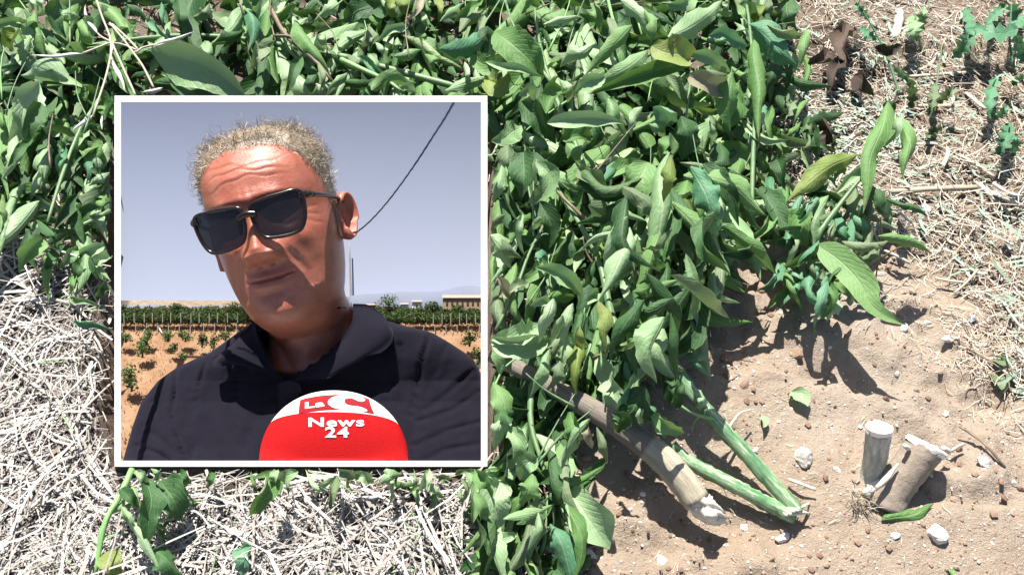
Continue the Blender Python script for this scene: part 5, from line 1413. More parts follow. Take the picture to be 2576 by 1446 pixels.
def post(x, y0, y1, depth, w, label, group):
    v, f = box(P(x, (y0 + y1) / 2, depth), RT * w * KPX * .5, UP * (y1 - y0) * KPX * .5 * depth, FW * w * KPX * .5)
    tag(mk('post', v, f, M['post'], smooth=False), label, 'post', group)
for k in range(14):
    post(312 + k * 23.5 + (k * 7) % 5, 787, 812, 1.118, 1.7, 'thin pale post in the orchard row at left', 'orchard posts at left')
for k in range(6):
    post(1090 + k * 21 + (k * 5) % 4, 788, 815, 1.118, 1.7, 'thin pale post in the orchard row at right', 'orchard posts at right')
for k in range(12):
    x = 308 + k * 28.5; post(x + (k * 11) % 6, 812, 840 - (k % 3), float(field_depth(x, 838)) - .001, 2.0, 'thin pale fence post in the dry grass at left', 'fence posts at left')
for k in range(6):
    x = 1066 + k * 28; post(x, 816, 842 + k, float(field_depth(x, 838)) - .001, 2.0, 'thin pale fence post in the dry grass at right', 'fence posts at right')
v, f, u = tube([FP(408, 838, .004), FP(393, 812, .004)], 2.2 * KPX, 6, 4); tag(mk('post', v, f, M['white_paint']), 'leaning white post in the left field', 'post')
# farmhouse and small houses
M['plaster'] = simple('faded_plaster', (0.34, 0.225, 0.15), (0.42, 0.29, 0.20), 200, .95, .2, 500)
M['roof_tile'] = simple('faded_roof_tiles', (0.30, 0.21, 0.16), (0.40, 0.30, 0.24), 300, .95, .3, 600)
M['dark_opening'] = simple('dark_opening', (0.05, 0.035, 0.03))
def house(label, x0, x1, y0, y1, depth, roof_h, wins, name='farmhouse', wall='plaster'):
    t = thing(name, label, 'building', P((x0 + x1) / 2, y1, depth), 'far buildings')
    d2 = depth + .014
    slab('wall', x0, y0, x1, y1, depth, d2, M[wall], t)
    V = [P(x0 - 2, y0 + 1, depth - .002), P(x1 + 2, y0 + 1, depth - .002), P(x1 + 1, y0 - roof_h, depth + .006), P(x0 - 1, y0 - roof_h, depth + .006), P(x0 - 2, y0 + 1, d2 + .001), P(x1 + 2, y0 + 1, d2 + .001)]
    mk('roof', V, [(0, 1, 2, 3), (3, 2, 5, 4), (0, 3, 4), (1, 5, 2), (0, 4, 5, 1)], M['roof_tile'], t, smooth=False)
    for (a, b, c, d) in wins:
        slab('window', a, c, b, d, depth - .0006, depth + .002, M['dark_opening'], t)
house('long pale farmhouse with arched windows at the right edge', 1114, 1216, 748, 780, 1.140, 6, [(1122 + k * 13, 1127 + k * 13, 756, 768) for k in range(7)])
house('small white house on the horizon beside the farmhouse', 1037, 1060, 758, 776, 1.142, 3, [(1046, 1050, 766, 771)], 'small_house', 'white_paint')
house('tiny pale house on the horizon left of the round tree', 922, 942, 766, 778, 1.142, 2, [], 'small_house')
house('tiny pale house on the horizon right of the round tree', 1008, 1026, 764, 778, 1.142, 2, [], 'small_house', 'white_paint')
# pole and cable
M['pole'] = simple('grey_pole', (0.20, 0.18, 0.17), (0.28, 0.25, 0.23), 200, .8)
M['cable'] = simple('black_cable', (0.02, 0.02, 0.03))
v, f, u = tube([P(884, 795, 1.158), P(879, 610, 1.180)], [3.2 * KPX, 2.2 * KPX], 8, 6)
tag(mk('utility_pole', v, f, M['pole']), 'thin grey utility pole rising behind the ear and neck', 'pole')
cp = [(880, 600), (893, 587), (930, 556), (975, 506), (1030, 432), (1085, 348), (1120, 293), (1144, 250)]
v, f, u = tube([P(x, y, float(sky_depth(y)) - .0003) for (x, y) in cp], 1.25 * KPX, 6, 60, True)
v += np.repeat(np.sin(np.arange(60) * 2.2)[:, None] * .0003, 6, 0).reshape(-1, 1) * RT
tag(mk('power_cable', v, f, M['cable']), 'black twisted power cable sagging across the sky', 'cable')

# ================================================================ THE MAN
def gs(x, x0, sx, y=None, y0=0, sy=1):
    g = np.exp(-((x - x0) / sx) ** 2)
    return g if y is None else g * np.exp(-((y - y0) / sy) ** 2)
def smooth1(a, k):
    w = np.exp(-np.linspace(-2, 2, 2 * k + 1) ** 2); w /= w.sum()
    p = np.concatenate([np.full(k, a[0]), a, np.full(k, a[-1])])
    return np.convolve(p, w, 'valid')
def prof(tab, y, k=4):
    t = np.array(sorted(tab)); return smooth1(np.interp(y, t[:, 0], t[:, 1]), k)

# head pose: seen turned to the viewer's left, tipped back, leaning
YAW, PIT, ROL = R(-2.5), R(-2), R(14.5)
def rot(yaw, pit, rol):
    cy, sy = math.cos(yaw), math.sin(yaw); cx, sx = math.cos(-pit), math.sin(-pit); cz, sz = math.cos(rol), math.sin(rol)
    Ry = np.array([[cy, 0, sy], [0, 1, 0], [-sy, 0, cy]]); Rx = np.array([[1, 0, 0], [0, cx, -sx], [0, sx, cx]]); Rz = np.array([[cz, -sz, 0], [sz, cz, 0], [0, 0, 1]])
    return Rz @ Rx @ Ry
RH = rot(YAW, PIT, ROL)
HD = 1.035                                   # depth of the head's axis
HC = ((692 - 1288) * KPX * HD, (723 - 549) * KPX * HD)
HS = 0.91
def head_world(p):
    q = (np.asarray(p, float) * HS) @ RH.T
    return CAM + np.outer(q[:, 0] + HC[0], RT) + np.outer(q[:, 1] + HC[1], UP) + np.outer(HD - q[:, 2], FW)
NB = np.array([(772 - 1288) * KPX * HD, (723 - 905) * KPX * HD])     # base of the neck in the picture plane

NR, NC = 250, 220
yy = np.concatenate([np.linspace(-.30, -.165, 40), np.linspace(-.163, .095, 185), .095 + .0225 * (1 - np.cos(np.linspace(0, math.pi / 2, 36)[1:])) ** 1.0 * 1.0])
yy = np.unique(np.round(yy, 6)); yy[-1] = .1175; NR = len(yy)
crown = np.sqrt(np.clip(1 - (np.clip(yy - .055, 0, None) / .0626) ** 2, 0.0004, 1))
hw = prof([(-.30, .030), (-.158, .026), (-.147, .034), (-.134, .0455), (-.120, .0560), (-.10, .0650), (-.08, .0705), (-.06, .0740), (-.03, .0775), (0, .0785), (.03, .0785), (.06, .077), (.1175, .077)], yy) * crown
zf = prof([(-.30, .055), (-.25, .045), (-.20, .022), (-.16, .012), (-.156, .020), (-.147, .042), (-.139, .066), (-.131, .078), (-.118, .0855), (-.106, .0865), (-.092, .0862), (-.075, .086), (-.06, .086), (-.045, .084), (-.02, .083), (0, .083), (.018, .090), (.03, .092), (.05, .089), (.07, .082), (.1175, .080)], yy, 3) * crown
zb = prof([(-.30, .09), (-.2, .075), (-.15, .066), (-.10, .072), (-.05, .090), (0, .100), (.05, .100), (.1175, .098)], yy) * crown
ne = prof([(-.30, 2.2), (-.15, 2.0), (-.12, 2.0), (-.10, 2.0), (-.06, 2.02), (0, 2.12), (.06, 2.12), (.1175, 2.05)], yy)
ph = np.linspace(-math.pi, math.pi, NC, endpoint=False)
Yg, Pg = np.meshgrid(yy, ph, indexing='ij')
sn, cs = np.sin(Pg), np.cos(Pg)
ex = (2 / ne)[:, None]
X = hw[:, None] * np.sign(sn) * np.abs(sn) ** ex
Z = np.where(cs > 0, zf[:, None], zb[:, None]) * np.sign(cs) * np.abs(cs) ** ex
Y = Yg.copy()
# the neck column, blended with the jaw rows
nkw = prof([(-.30, .150), (-.25, .120), (-.21, .076), (-.17, .061), (-.12, .058), (-.08, .055), (-.05, .050), (.1175, .03)], yy)
nkf = prof([(-.30, .055), (-.25, .045), (-.20, .024), (-.16, .014), (-.12, .010), (-.08, .004), (.1175, -.01)], yy)
nkb = prof([(-.30, .09), (-.2, .078), (-.15, .070), (-.10, .074), (-.05, .07), (.1175, .05)], yy)
X2 = nkw[:, None] * sn; Z2 = np.where(cs > 0, (nkf + .03)[:, None], (nkb - .03)[:, None]) * cs - .03
r1 = np.hypot(X, Z + .03); r2 = np.hypot(X2, Z2 + .03)
bw = 1 / (1 + np.exp(-(r1 - r2) / .0035)); bw = np.where(Yg > -.03, 1, bw); bw = np.where(Yg < -.148, np.minimum(bw, np.clip((Yg + .172) / .024, 0, 1)), bw)
X = X * bw + X2 * (1 - bw); Z = Z * bw + Z2 * (1 - bw)
low = (yy < -.125) & (yy > -.26)                       # ease the fold under the jaw
for _ in range(10):
    for A in (X, Z):
        B = A.copy(); B[1:-1] = (A[:-2] + 2 * A[1:-1] + A[2:]) / 4; A[low] = B[low]
        B = (np.roll(A, 1, 1) + 2 * A + np.roll(A, -1, 1)) / 4; A[low] = B[low]
Y = np.where(Y > .05, .05 + (Y - .05) * .89, Y)
front = np.clip(cs * 1.6, 0, 1)
ax = np.abs(X)
d = np.zeros_like(X)
# nose: ridge, tip, wings
nh = np.interp(Y, [-.066, -.060, -.055, -.047, -.040, -.028, -.012, .002, .014, .026], [0, .003, .017, .0300, .0310, .0255, .0185, .0115, .005, 0])
ns = np.interp(Y, [-.06, -.048, -.035, -.01, .02], [.0175, .0165, .0135, .0095, .0095])
d += nh * np.exp(-(ax / (ns * 1.12)) ** 2)
d += .0115 * gs(ax, .0175, .0070, Y, -.047, .0090)
d -= .004 * gs(ax, .0075, .0035, Y, -.0585, .003)
# eyes, brow, cheeks
d -= .0115 * gs(ax, .031, .017, Y, .001, .011)
d += .0055 * gs(ax, .031, .011, Y, -.001, .007)
d += .0045 * gs(ax, .028, .020, Y, .021, .007)
d += .0035 * gs(X, 0, .012, Y, .022, .008)
d += .0060 * gs(ax, .042, .017, Y, -.034, .016)
d -= .0030 * gs(ax, .050, .012, Y, -.075, .020)
# smile folds
for s in (-1, 1):
    q = polyline_dist(X, Y, [(s * .022, -.042), (s * .033, -.058), (s * .041, -.078), (s * .042, -.094)])
    d -= .0016 * np.exp(-(q / .0050) ** 2); d += .0010 * np.exp(-((q - .007) / .005) ** 2) * (ax > .022)
    q = polyline_dist(X, Y, [(s * .022, -.012), (s * .034, -.019), (s * .044, -.016)])
    d -= .0014 * np.exp(-(q / .003) ** 2)
    for k in range(3):
        q = polyline_dist(X, Y, [(s * .052, -.004 - .006 * k), (s * .066, -.002 - .011 * k)]); d -= .0005 * np.exp(-(q / .0018) ** 2)
# mouth
mouth_y = -.0780 + .16 * np.clip(ax - .012, 0, None)
mw = np.clip(1 - (ax / .0320) ** 4, 0, 1)
d += .0020 * mw * np.exp(-((Y - mouth_y - .0050) / .0046) ** 2)
d += .0024 * mw * np.exp(-((Y - mouth_y + .0062) / .0056) ** 2)
d -= .0050 * mw * np.exp(-((Y - mouth_y) / .0014) ** 2)
d -= .0016 * gs(X, 0, .004, Y, -.066, .006)
d -= .0030 * gs(X, 0, .020, Y, -.096, .0050)
d += .0035 * gs(X, 0, .020, Y, -.117, .013)
# forehead creases
for k, (cy_, am) in enumerate(((.043, .0006), (.0535, .0008), (.063, .0006))):
    wv = cy_ + .004 * np.cos(X * 55 + k) + .0015 * np.sin(X * 180 + 2 * k)
    d -= am * np.exp(-((Y - wv) / .0013) ** 2) * np.exp(-(X / .045) ** 4); d += am * .7 * np.exp(-((Y - wv - .004) / .003) ** 2) * np.exp(-(X / .045) ** 4)
d += .004 * gs(X, 0, .010, Y, -.185, .014)
for s in (-1, 1): d -= .003 * np.exp(-(polyline_dist(X, Y, [(s * .05, -.15), (s * .02, -.21)]) / .006) ** 2)
d -= .0018 * gs(ax, .0045, .0014, Y, .024, .008)
Z = Z + d * front
X = X + .35 * d * front * np.sign(X) * (ax > .03)
SKV = np.stack([X, Y, Z], -1).reshape(-1, 3)
def body_world(p):
    """head rows follow the head's pose; the neck eases into the upright chest"""
    p = np.asarray(p, float)
    a = head_world(p)
    q = p.copy(); yv = p[:, 1]
    bx = NB[0] + q[:, 0] * 1.02; by = NB[1] + (yv + .20) * .95; bz = HD + .028 - q[:, 2] * .9 + .07 * np.clip((-.215 - yv) / .05, 0, 1)
    b = CAM + np.outer(bx, RT) + np.outer(by, UP) + np.outer(bz, FW)
    w = np.clip((-.135 - yv) / (.21 - .135), 0, 1); w = (w * w * (3 - 2 * w))[:, None]
    return a * (1 - w) + b * w
SKW = body_world(SKV)
SKF = grid_faces(NR, NC, True)
SKF += [tuple((NR - 1) * NC + j for j in range(NC))]
lipm = (mw * np.exp(-((Y - mouth_y) / .0095) ** 4) * front * (np.abs(Y + .078) < .02)).ravel()
beard = (np.clip((-.040 - Y) / .02, 0, 1) * np.clip((Y + .19) / .02, 0, 1) * np.clip(cs * 2 + .5, 0, 1)).ravel()
mbody = MB(); mbody.add(SKW, SKF, .5 + .5 * np.clip(lipm, 0, 1) - .5 * beard * (lipm < .2))
def ear(side):
    n, m = 40, 12; V = []
    for i in range(m):
        q = i / (m - 1)
        for j in range(n):
            a = 2 * math.pi * j / n
            rx = .0160 * (1 + .12 * math.sin(a) + (.10 if math.cos(a) > 0 else 0)); ry = .0305 * (1 - .06 * math.cos(2 * a))
            u_, v_ = rx * math.cos(a) * q, ry * math.sin(a) * q
            if math.sin(a) < -.3: u_ *= .78
            h = .0125 * math.exp(-((q - .88) / .12) ** 2) - .011 * math.exp(-(((u_ + .002) / .008) ** 2 + ((v_ + .002) / .011) ** 2)) + .004 * math.exp(-(((u_ - .003) / .005) ** 2 + ((v_ - .006) / .014) ** 2))
            h *= 1 if math.cos(a) > -.75 else .6
            V.append((u_, v_, h))
    for k, q in enumerate((1.03, .95, .6, .2)):
        for j in range(n):
            a = 2 * math.pi * j / n; u_ = .0170 * math.cos(a) * q; u_ *= .78 if math.sin(a) < -.3 else 1
            V.append((u_, .0310 * math.sin(a) * q, (.001, -.006, -.010, -.012)[k]))
    V = np.array(V); F = grid_faces(m + 4, n, True)
    fl = R(24)                                   # ear stands off the skull
    eu = np.array([side * math.sin(fl), 0, -math.cos(fl)]); en = np.array([side * math.cos(fl), 0, math.sin(fl)]); ev = np.array([0, 1, 0])
    tl = R(-8); eu2 = eu * math.cos(tl) + ev * math.sin(tl); ev2 = -eu * math.sin(tl) + ev * math.cos(tl)
    c = np.array([side * .0825, -.018, -.022])
    return c + np.outer(V[:, 0], eu2) + np.outer(V[:, 1], ev2) + np.outer(V[:, 2], en), F
for s in (1, -1):
    v, f = ear(s); mbody.add(head_world(v), f, .5)
def skin_material():
    t = NT('sunburnt_skin'); v = t.coord()
    a = t.noise(38, 4, .6, v); b = t.noise(900, 3, .6, v); c_ = t.noise(160, 4, .6, v)
    c = t.ramp(a, [(.3, (0.37, 0.105, 0.062)), (.5, (0.43, 0.135, 0.082)), (.72, (0.49, 0.18, 0.12))])
    c = t.mix(t.math('MULTIPLY', t.math('SUBTRACT', c_, .5, True), 1.6, True), c, (0.27, 0.085, 0.05))
    c = t.mix(t.math('MULTIPLY', t.math('SUBTRACT', t.noise(1100, 2, .5, v), .56, True), 2.5, True), c, (0.22, 0.075, 0.05))
    at_ = t.attr()
    c = t.mix(t.math('MULTIPLY', t.math('SUBTRACT', at_, .5, True), 1.1, True), c, (0.30, 0.075, 0.06))
    st_ = t.math('MULTIPLY', t.math('SUBTRACT', .5, at_, True), 2.0)
    c = t.mix(t.math('MULTIPLY', st_, t.math('MULTIPLY', t.math('SUBTRACT', t.noise(1500, 2, .5, v), .48, True), 3.0, True)), c, (0.15, 0.085, 0.065))
    t.base(c); t.set(Roughness=.36); t.b.inputs['Specular IOR Level'].default_value = .5
    t.b.inputs['Subsurface Weight'].default_value = .25; t.b.inputs['Subsurface Radius'].default_value = (.008, .003, .0015); t.b.inputs['Subsurface Scale'].default_value = 1.0
    t.b.inputs['Coat Weight'].default_value = .22; t.b.inputs['Coat Roughness'].default_value = .30
    t.bump(t.math('ADD', t.math('MULTIPLY', b, .8), c_), .38, .0018); return t.m
M['skin'] = skin_material()
MAN = mbody.build('person', M['skin'])
tag(MAN, 'man with short curly grey hair in dark navy polo shirt, head tilted, wearing sunglasses', 'person')
MO = ROOT[MAN.name]

# ---- short curly hair: a thin cap plus many bent locks
def hairline(x, z):
    """lowest y where hair grows, head space"""
    a = np.arctan2(np.abs(x), z)                          # 0 front, pi back
    return np.interp(a, [0, .35, .70, .95, 1.15, 1.42, 1.60, 1.75, 2.0, math.pi], [.0785, .0795, .071, .052, .034, -.010, -.030, .012, -.030, -.060])
hl = hairline(SKV[:, 0], SKV[:, 2])
nrmv = np.zeros_like(SKV); c0 = SKV.copy(); c0[:, 1] -= .02; nrmv = c0 / (np.linalg.norm(c0, axis=1)[:, None] + 1e-9)
grow = np.clip((SKV[:, 1] - hl) / .030, 0, 1)
topf = np.clip((SKV[:, 1] - .03) / .062, 0, 1)
thick = grow * (.0018 + .0062 * topf) * (1 + .8 * fbm(SKV[:, 0] * 90 + 9, SKV[:, 1] * 90 + SKV[:, 2] * 70, 3, 2))
capv = SKV + nrmv * (thick - .0012)[:, None]
keep = grow > .02
capf = [q for q in SKF[:-1] if all(keep[i] for i in q)]
used = sorted({i for q in capf for i in q}); mp_ = {i: k for k, i in enumerate(used)}
HB = MB(); HB.add(head_world(capv[used]), [tuple(mp_[i] for i in q) for q in capf], .35)
rg = np.random.default_rng(4)
cand = np.array([i for i in used if SKV[i, 1] > -.06])
wgt = np.abs(np.clip(hw[cand // NC], .004, 1)); wgt = wgt / wgt.sum()
roots = rg.choice(cand, 9000, p=wgt)
for i in roots:
    p = SKV[i] + rg.normal(0, .0012, 3); nn = nrmv[i]
    tp = topf[i]; L_ = (.009 + .018 * tp) * rg.uniform(.6, 1.25) * (.45 + .55 * grow[i])
    tang = nrm(np.cross(nn, rg.normal(0, 1, 3)))
    comb = np.array([rg.normal(0, .3) + .25 * np.sign(p[0]), .3 if tp > .4 else -.2, -.75 * tp - .2])
    dr = nrm(nn * (.40 + .30 * tp) + comb * .7 + tang * .45)
    cu = nrm(np.cross(dr, rg.normal(0, 1, 3))); cv = np.cross(dr, cu); w_ = rg.uniform(.00018, .00042); k_ = rg.uniform(3.0, 5.5) * (1 if rg.random() < .5 else -1); am = L_ * rg.uniform(.30, .6)
    pts = []
    for t_ in (0, .25, .5, .75, 1.0):
        pts.append(p + dr * L_ * t_ + am * t_ * (cu * math.sin(k_ * t_) + cv * (1 - math.cos(k_ * t_))) - nn * L_ * .5 * t_ * t_)
    pts = np.array(pts); sd = nrm(np.cross(dr, nn + rg.normal(0, .3, 3)))
    V = []
    for j, q in enumerate(pts):
        ww = w_ * (1, 1, .9, .6, .15)[j]; V += [q - sd * ww, q + sd * ww]
    HB.add(head_world(V), grid_faces(5, 2), rg.random())
def hair_material():
    t = NT('grey_blond_hair')
    c = t.ramp(t.attr(), [(0, (0.13, 0.095, 0.065)), (.35, (0.25, 0.19, 0.13)), (.65, (0.36, 0.29, 0.21)), (1, (0.56, 0.50, 0.42))])
    t.base(c); t.set(Roughness=.45); t.b.inputs['Specular IOR Level'].default_value = .5; return t.m
M['hair'] = hair_material()
HB.build('hair', M['hair'], MAN, MAN)
# short silver sideburn in front of the ear
mb = MB()
for k in range(700):
    y_ = rg.uniform(-.042, .008); x_ = .0765 - .02 * max(0, -.01 - y_) * .1; z_ = rg.normal(.004, .0035) + .10 * (-.0 - y_) * .12
    p = np.array([x_ + .001, y_, z_]); dr = nrm([.35, -.8, rg.normal(0, .5)]); L_ = rg.uniform(.003, .008); sd = np.array([0, .25, 1]) * .00035
    mb.add(head_world([p - sd, p + sd, p + dr * L_]), [(0, 1, 2)], rg.uniform(.6, 1))
M['silver'] = simple('silver_hair', (0.42, 0.38, 0.33), (0.60, 0.56, 0.50), 400, .4)
mb.build('sideburn', M['silver'], MAN, MAN)
M['brow'] = simple('brown_brow_hair', (0.06, 0.04, 0.028), (0.12, 0.085, 0.06), 500, .6)
for s in (-1, 1):                                   # brows
    mb = MB()
    for k in range(260):
        u_ = rg.random(); p = np.array([s * (.014 + .036 * u_), .0095 + .007 * math.sin(u_ * 2.4) + rg.normal(0, .0018), 0]); p[2] = .0985 - .16 * max(0, abs(p[0]) - .014) * .9 - 1.2 * max(0, abs(p[0]) - .03) ** 1.5
        dr = nrm([s * .9, .35, .45]); sd = np.array([0, 1, 0]) * .0003
        mb.add(head_world([p - sd, p + sd, p + dr * rg.uniform(.004, .008)]), [(0, 1, 2)], rg.uniform(.2, .8))
    mb.build('eyebrow', M['brow'], MAN, MAN)

# ---- sunglasses
SG = thing('sunglasses', 'dark tortoiseshell sunglasses worn by the man', 'glasses', head_world([[0, 0, .11]])[0])
M['acetate'] = simple('dark_tortoiseshell', (0.006, 0.004, 0.004), (0.022, 0.007, 0.005), 60, .22, 0, None, .6)
tl = NT('dark_lens'); tl.base((0.012, 0.010, 0.012)); tl.set(Roughness=.06); tl.b.inputs['Specular IOR Level'].default_value = .6; tl.b.inputs['Alpha'].default_value = .975
M['lens'] = tl.m
M['metal'] = simple('silver_rivet', (.7, .7, .7), None, 1, .2); M['metal'].node_tree.nodes['Principled BSDF'].inputs['Metallic'].default_value = 1
LENS = [(-.027, .0135), (-.0235, .0175), (-.010, .0190), (.008, .0205), (.022, .0215), (.0285, .0175), (.0290, .008), (.0255, -.008), (.019, -.0185), (.008, -.0215), (-.010, -.0205), (-.020, -.0165), (-.026, -.003)]
def lens_outline(side, grow_, n=64):
    c = spline(np.array([(x * 1.07, y * 1.10, 0) for x, y in LENS + LENS[:1]]), n)[:-1]
    r_ = np.linalg.norm(c[:, :2], axis=1)[:, None]; c[:, :2] = c[:, :2] * (1 + grow_ / r_)
    out = []
    for x, y, _ in c:
        gx = side * (.0345 + x); gy = y - .009
        gz_ = .1085 - 3.6 * max(0, abs(gx) - .012) ** 2 - .05 * (-gy)
        out.append((gx, gy, gz_))
    return np.array(out)
for s in (-1, 1):
    rings = [lens_outline(s, g) + np.array([0, 0, dz]) for g, dz in ((-.0008, .0018), (.0008, .0027), (.0026, .0024), (.0033, 0), (.0027, -.0023), (.0008, -.0025), (-.0008, -.0014))]
    n = len(rings[0]); V = np.vstack(rings); F = grid_faces(7, n, True) + [(6 * n + j, 6 * n + (j + 1) % n, (j + 1) % n, j) for j in range(n)]
    rim = mk('rim', head_world(V), F, M['acetate'], SG)
    o_ = lens_outline(s, .0004); c_ = o_.mean(0) + np.array([0, 0, .0012]); V = [c_]
    for q in (.35, .7, 1.0): V += list(c_ * (1 - q) + o_ * q + np.array([0, 0, .0012 * (1 - q * q)]))
    F = [(0, 1 + j, 1 + (j + 1) % n) for j in range(n)]
    for k in range(2): F += [(1 + k * n + j, 1 + (k + 1) * n + j, 1 + (k + 1) * n + (j + 1) % n, 1 + k * n + (j + 1) % n) for j in range(n)]
    mk('lens', head_world(V), F, M['lens'], rim, SG)
    hx, hy = s * .0665, .0150
    v, f, u = tube([(s * .061, .0080, .0985), (s * .0675, .0085, .0935), (s * .072, .0080, .083)], [.0048, .0050, .0040], 10, 8); hg = mk('hinge', head_world(v), f, M['acetate'], SG)
    v, f, u = tube([(s * .0655, .0090, .0985), (s * .0700, .0090, .0955)], [.0013, .0013], 8, 3); mk('rivet', head_world(v), f, M['metal'], hg, SG)
    v, f, u = tube([(s * .072, .0080, .083), (s * .0795, .007, .045), (s * .0830, .006, .005), (s * .0835, .002, -.025), (s * .080, -.022, -.040)], [.0036, .0030, .0028, .0026, .0024], 8, 22); mk('temple', head_world(v), f, M['acetate'], SG)
v, f, u = tube([(-.0105, -.0015, .1085), (0, .0010, .1105), (.0105, -.0015, .1085)], [.0046, .0040, .0046], 10, 14); mk('bridge', head_world(v), f, M['acetate'], SG)

# ---- polo shirt (clothing of the man)
TB = [(770, 700, 885), (790, 668, 930), (812, 635, 990), (835, 600, 1085), (860, 565, 1128), (886, 530, 1168), (905, 485, 1192), (925, 443, 1204), (957, 398, 1214), (1009, 356, 1236), (1073, 333, 1262), (1151, 311, 1282), (1172, 306, 1286)]
tb = np.array(TB, float); ry_ = np.linspace(772, 1166, 150)
xl = smooth1(np.interp(ry_, tb[:, 0], tb[:, 1]), 3); xr = smooth1(np.interp(ry_, tb[:, 0], tb[:, 2]), 3)
hd = smooth1(np.interp(ry_, [770, 800, 840, 900, 1000, 1166], [.030, .038, .040, .044, .042, .030]), 4)
nj = 220; aj = np.linspace(-math.pi, math.pi, nj, endpoint=False)
SVX = np.zeros((150, nj)); SVY = np.zeros((150, nj)); SVD = np.zeros((150, nj))
for i, y in enumerate(ry_):
    cx = (xl[i] + xr[i]) / 2; w = (xr[i] - xl[i]) / 2; s, c = np.sin(aj), np.cos(aj); e_ = 2 / 2.5
    SVX[i] = np.minimum(cx + w * np.sign(s) * np.abs(s) ** e_, 1215.0)
    SVY[i] = y; SVD[i] = np.interp(y, [770, 850, 957, 1009, 1073, 1166], [1.060, 1.060, 1.062, 1.052, 1.029, 1.002]) - hd[i] * np.sign(c) * np.abs(c) ** e_ * np.where(c > 0, 1, .5)
CRE = [([(1083, 836), (1062, 900), (1048, 980), (1030, 1060), (1035, 1160)], 5, .0070), ([(443, 925), (440, 985), (430, 1040), (445, 1100), (470, 1166)], 5, .0060), ([(1120, 870), (1095, 940), (1060, 1010)], 5, .002), ([(1190, 930), (1130, 985), (1070, 1030)], 6, .003), ([(1205, 985), (1140, 1030), (1050, 1060)], 6, .003), ([(1212, 1060), (1130, 1080), (1045, 1120)], 6, .003), ([(1210, 1115), (1120, 1130), (1060, 1160)], 7, .003), ([(385, 1010), (410, 1060), (440, 1100)], 6, .003), ([(360, 1070), (400, 1100), (450, 1140)], 6, .003), ([(345, 1120), (400, 1140), (440, 1166)], 6, .005), ([(520, 900), (500, 970), (485, 1060), (480, 1166)], 4, .0040), ([(594, 945), (594, 1040), (585, 1166)], 2.2, .0028), ([(480, 990), (470, 1070)], 10, .004), ([(850, 920), (870, 880), (840, 960)], 6, .004), ([(980, 900), (985, 960), (960, 1040)], 8, .0035), ([(1005, 870), (1010, 980), (1000, 1080)], 8, .0035), ([(690, 1000), (640, 1060), (610, 1120)], 14, .003)]
for pts, wd, am in CRE:
    q = polyline_dist(SVX, SVY, pts); fm = np.cos(aj)[None, :] > 0
    SVD += am * .75 * np.exp(-(q / (wd * (.8 + .4 * vnoise(SVX / 25, SVY / 25, 3)))) ** 2) * fm * (.5 + .8 * vnoise(SVX / 40, SVY / 40, 7)); SVD -= am * .22 * np.exp(-((q - wd * 2.2) / (wd * 1.6)) ** 2) * fm
SVD -= .006 * fbm((SVX + SVY) / 70, (SVY - SVX) / 150, 3, 14) * (np.cos(aj)[None, :] > 0)
VNECK = [(648, 838), (700, 800), (880, 770), (905, 800), (860, 868), (780, 925), (712, 962), (676, 920)]
SW = np.array([P(x, y, dd) for x, y, dd in zip(SVX.ravel(), SVY.ravel(), SVD.ravel())])
cut = inside(VNECK, SVX.ravel(), SVY.ravel()) & (np.tile(np.cos(aj), 150) > 0)
F = [q for q in grid_faces(150, nj, True) if not all(cut[i] for i in q)]
F.append(tuple(149 * nj + j for j in range(nj)))
def cloth():
    t = NT('navy_pique_cotton'); v = t.coord()
    n = t.noise(60, 4, .6, v); wv = t.noise(1500, 2, .5, v)
    t.base(t.ramp(n, [(.3, (0.0060, 0.0055, 0.0105)), (.7, (0.0090, 0.0080, 0.0150))])); t.set(Roughness=.9); t.b.inputs['Specular IOR Level'].default_value = .12
    t.b.inputs['Sheen Weight'].default_value = .12; t.b.inputs['Sheen Tint'].default_value = (.45, .42, .6, 1)
    t.bump(t.math('ADD', t.math('MULTIPLY', wv, .3), n), .35, .002); return t.m
M['cloth'] = cloth()
shirt = mk('polo_shirt', SW, F, M['cloth'], MAN, MAN)
def flap(name, rows_, parent):
    """collar flap: rows of (px, py, depth) points, thickened"""
    rr_ = [spline(np.array(q, float), 24) for q in rows_]
    g = np.array(rr_).transpose(1, 0, 2)                      # 24 x rows
    V = np.array([[P(*q) for q in spline(c, 9)] for c in g]).reshape(-1, 3)
    n = len(V); V2 = V + FW * .0032
    F = grid_faces(24, 9); F2 = [tuple(i + n for i in q[::-1]) for q in F]
    edge = [i for i in range(9)] + [k * 9 + 8 for k in range(1, 24)] + [23 * 9 + k for k in range(7, -1, -1)] + [k * 9 for k in range(22, 0, -1)]
    F += F2 + [(edge[k], edge[(k + 1) % len(edge)], edge[(k + 1) % len(edge)] + n, edge[k] + n) for k in range(len(edge))]
    return mk(name, np.vstack([V, V2]), F, M['cloth'], parent, MAN)
flap('collar', [[(640, 808, 1.035), (648, 850, 1.012), (672, 905, 1.004), (713, 960, 1.002)], [(606, 842, 1.022), (608, 875, 1.004), (640, 912, .998), (690, 945, .998)], [(566, 880, 1.012), (560, 895, .996), (590, 910, .994), (650, 930, .996)], [(534, 902, 1.010), (540, 922, 1.000), (590, 918, .998), (640, 930, .999)]], shirt)
flap('collar', [[(888, 764, 1.045), (880, 820, 1.022), (812, 898, 1.006), (713, 962, 1.002)], [(930, 768, 1.038), (930, 815, 1.010), (865, 895, .998), (770, 955, .997)], [(968, 800, 1.022), (975, 835, 1.000), (905, 900, .994), (830, 950, .995)], [(986, 826, 1.016), (985, 862, 1.004), (940, 895, .999), (850, 915, .998)]], shirt)
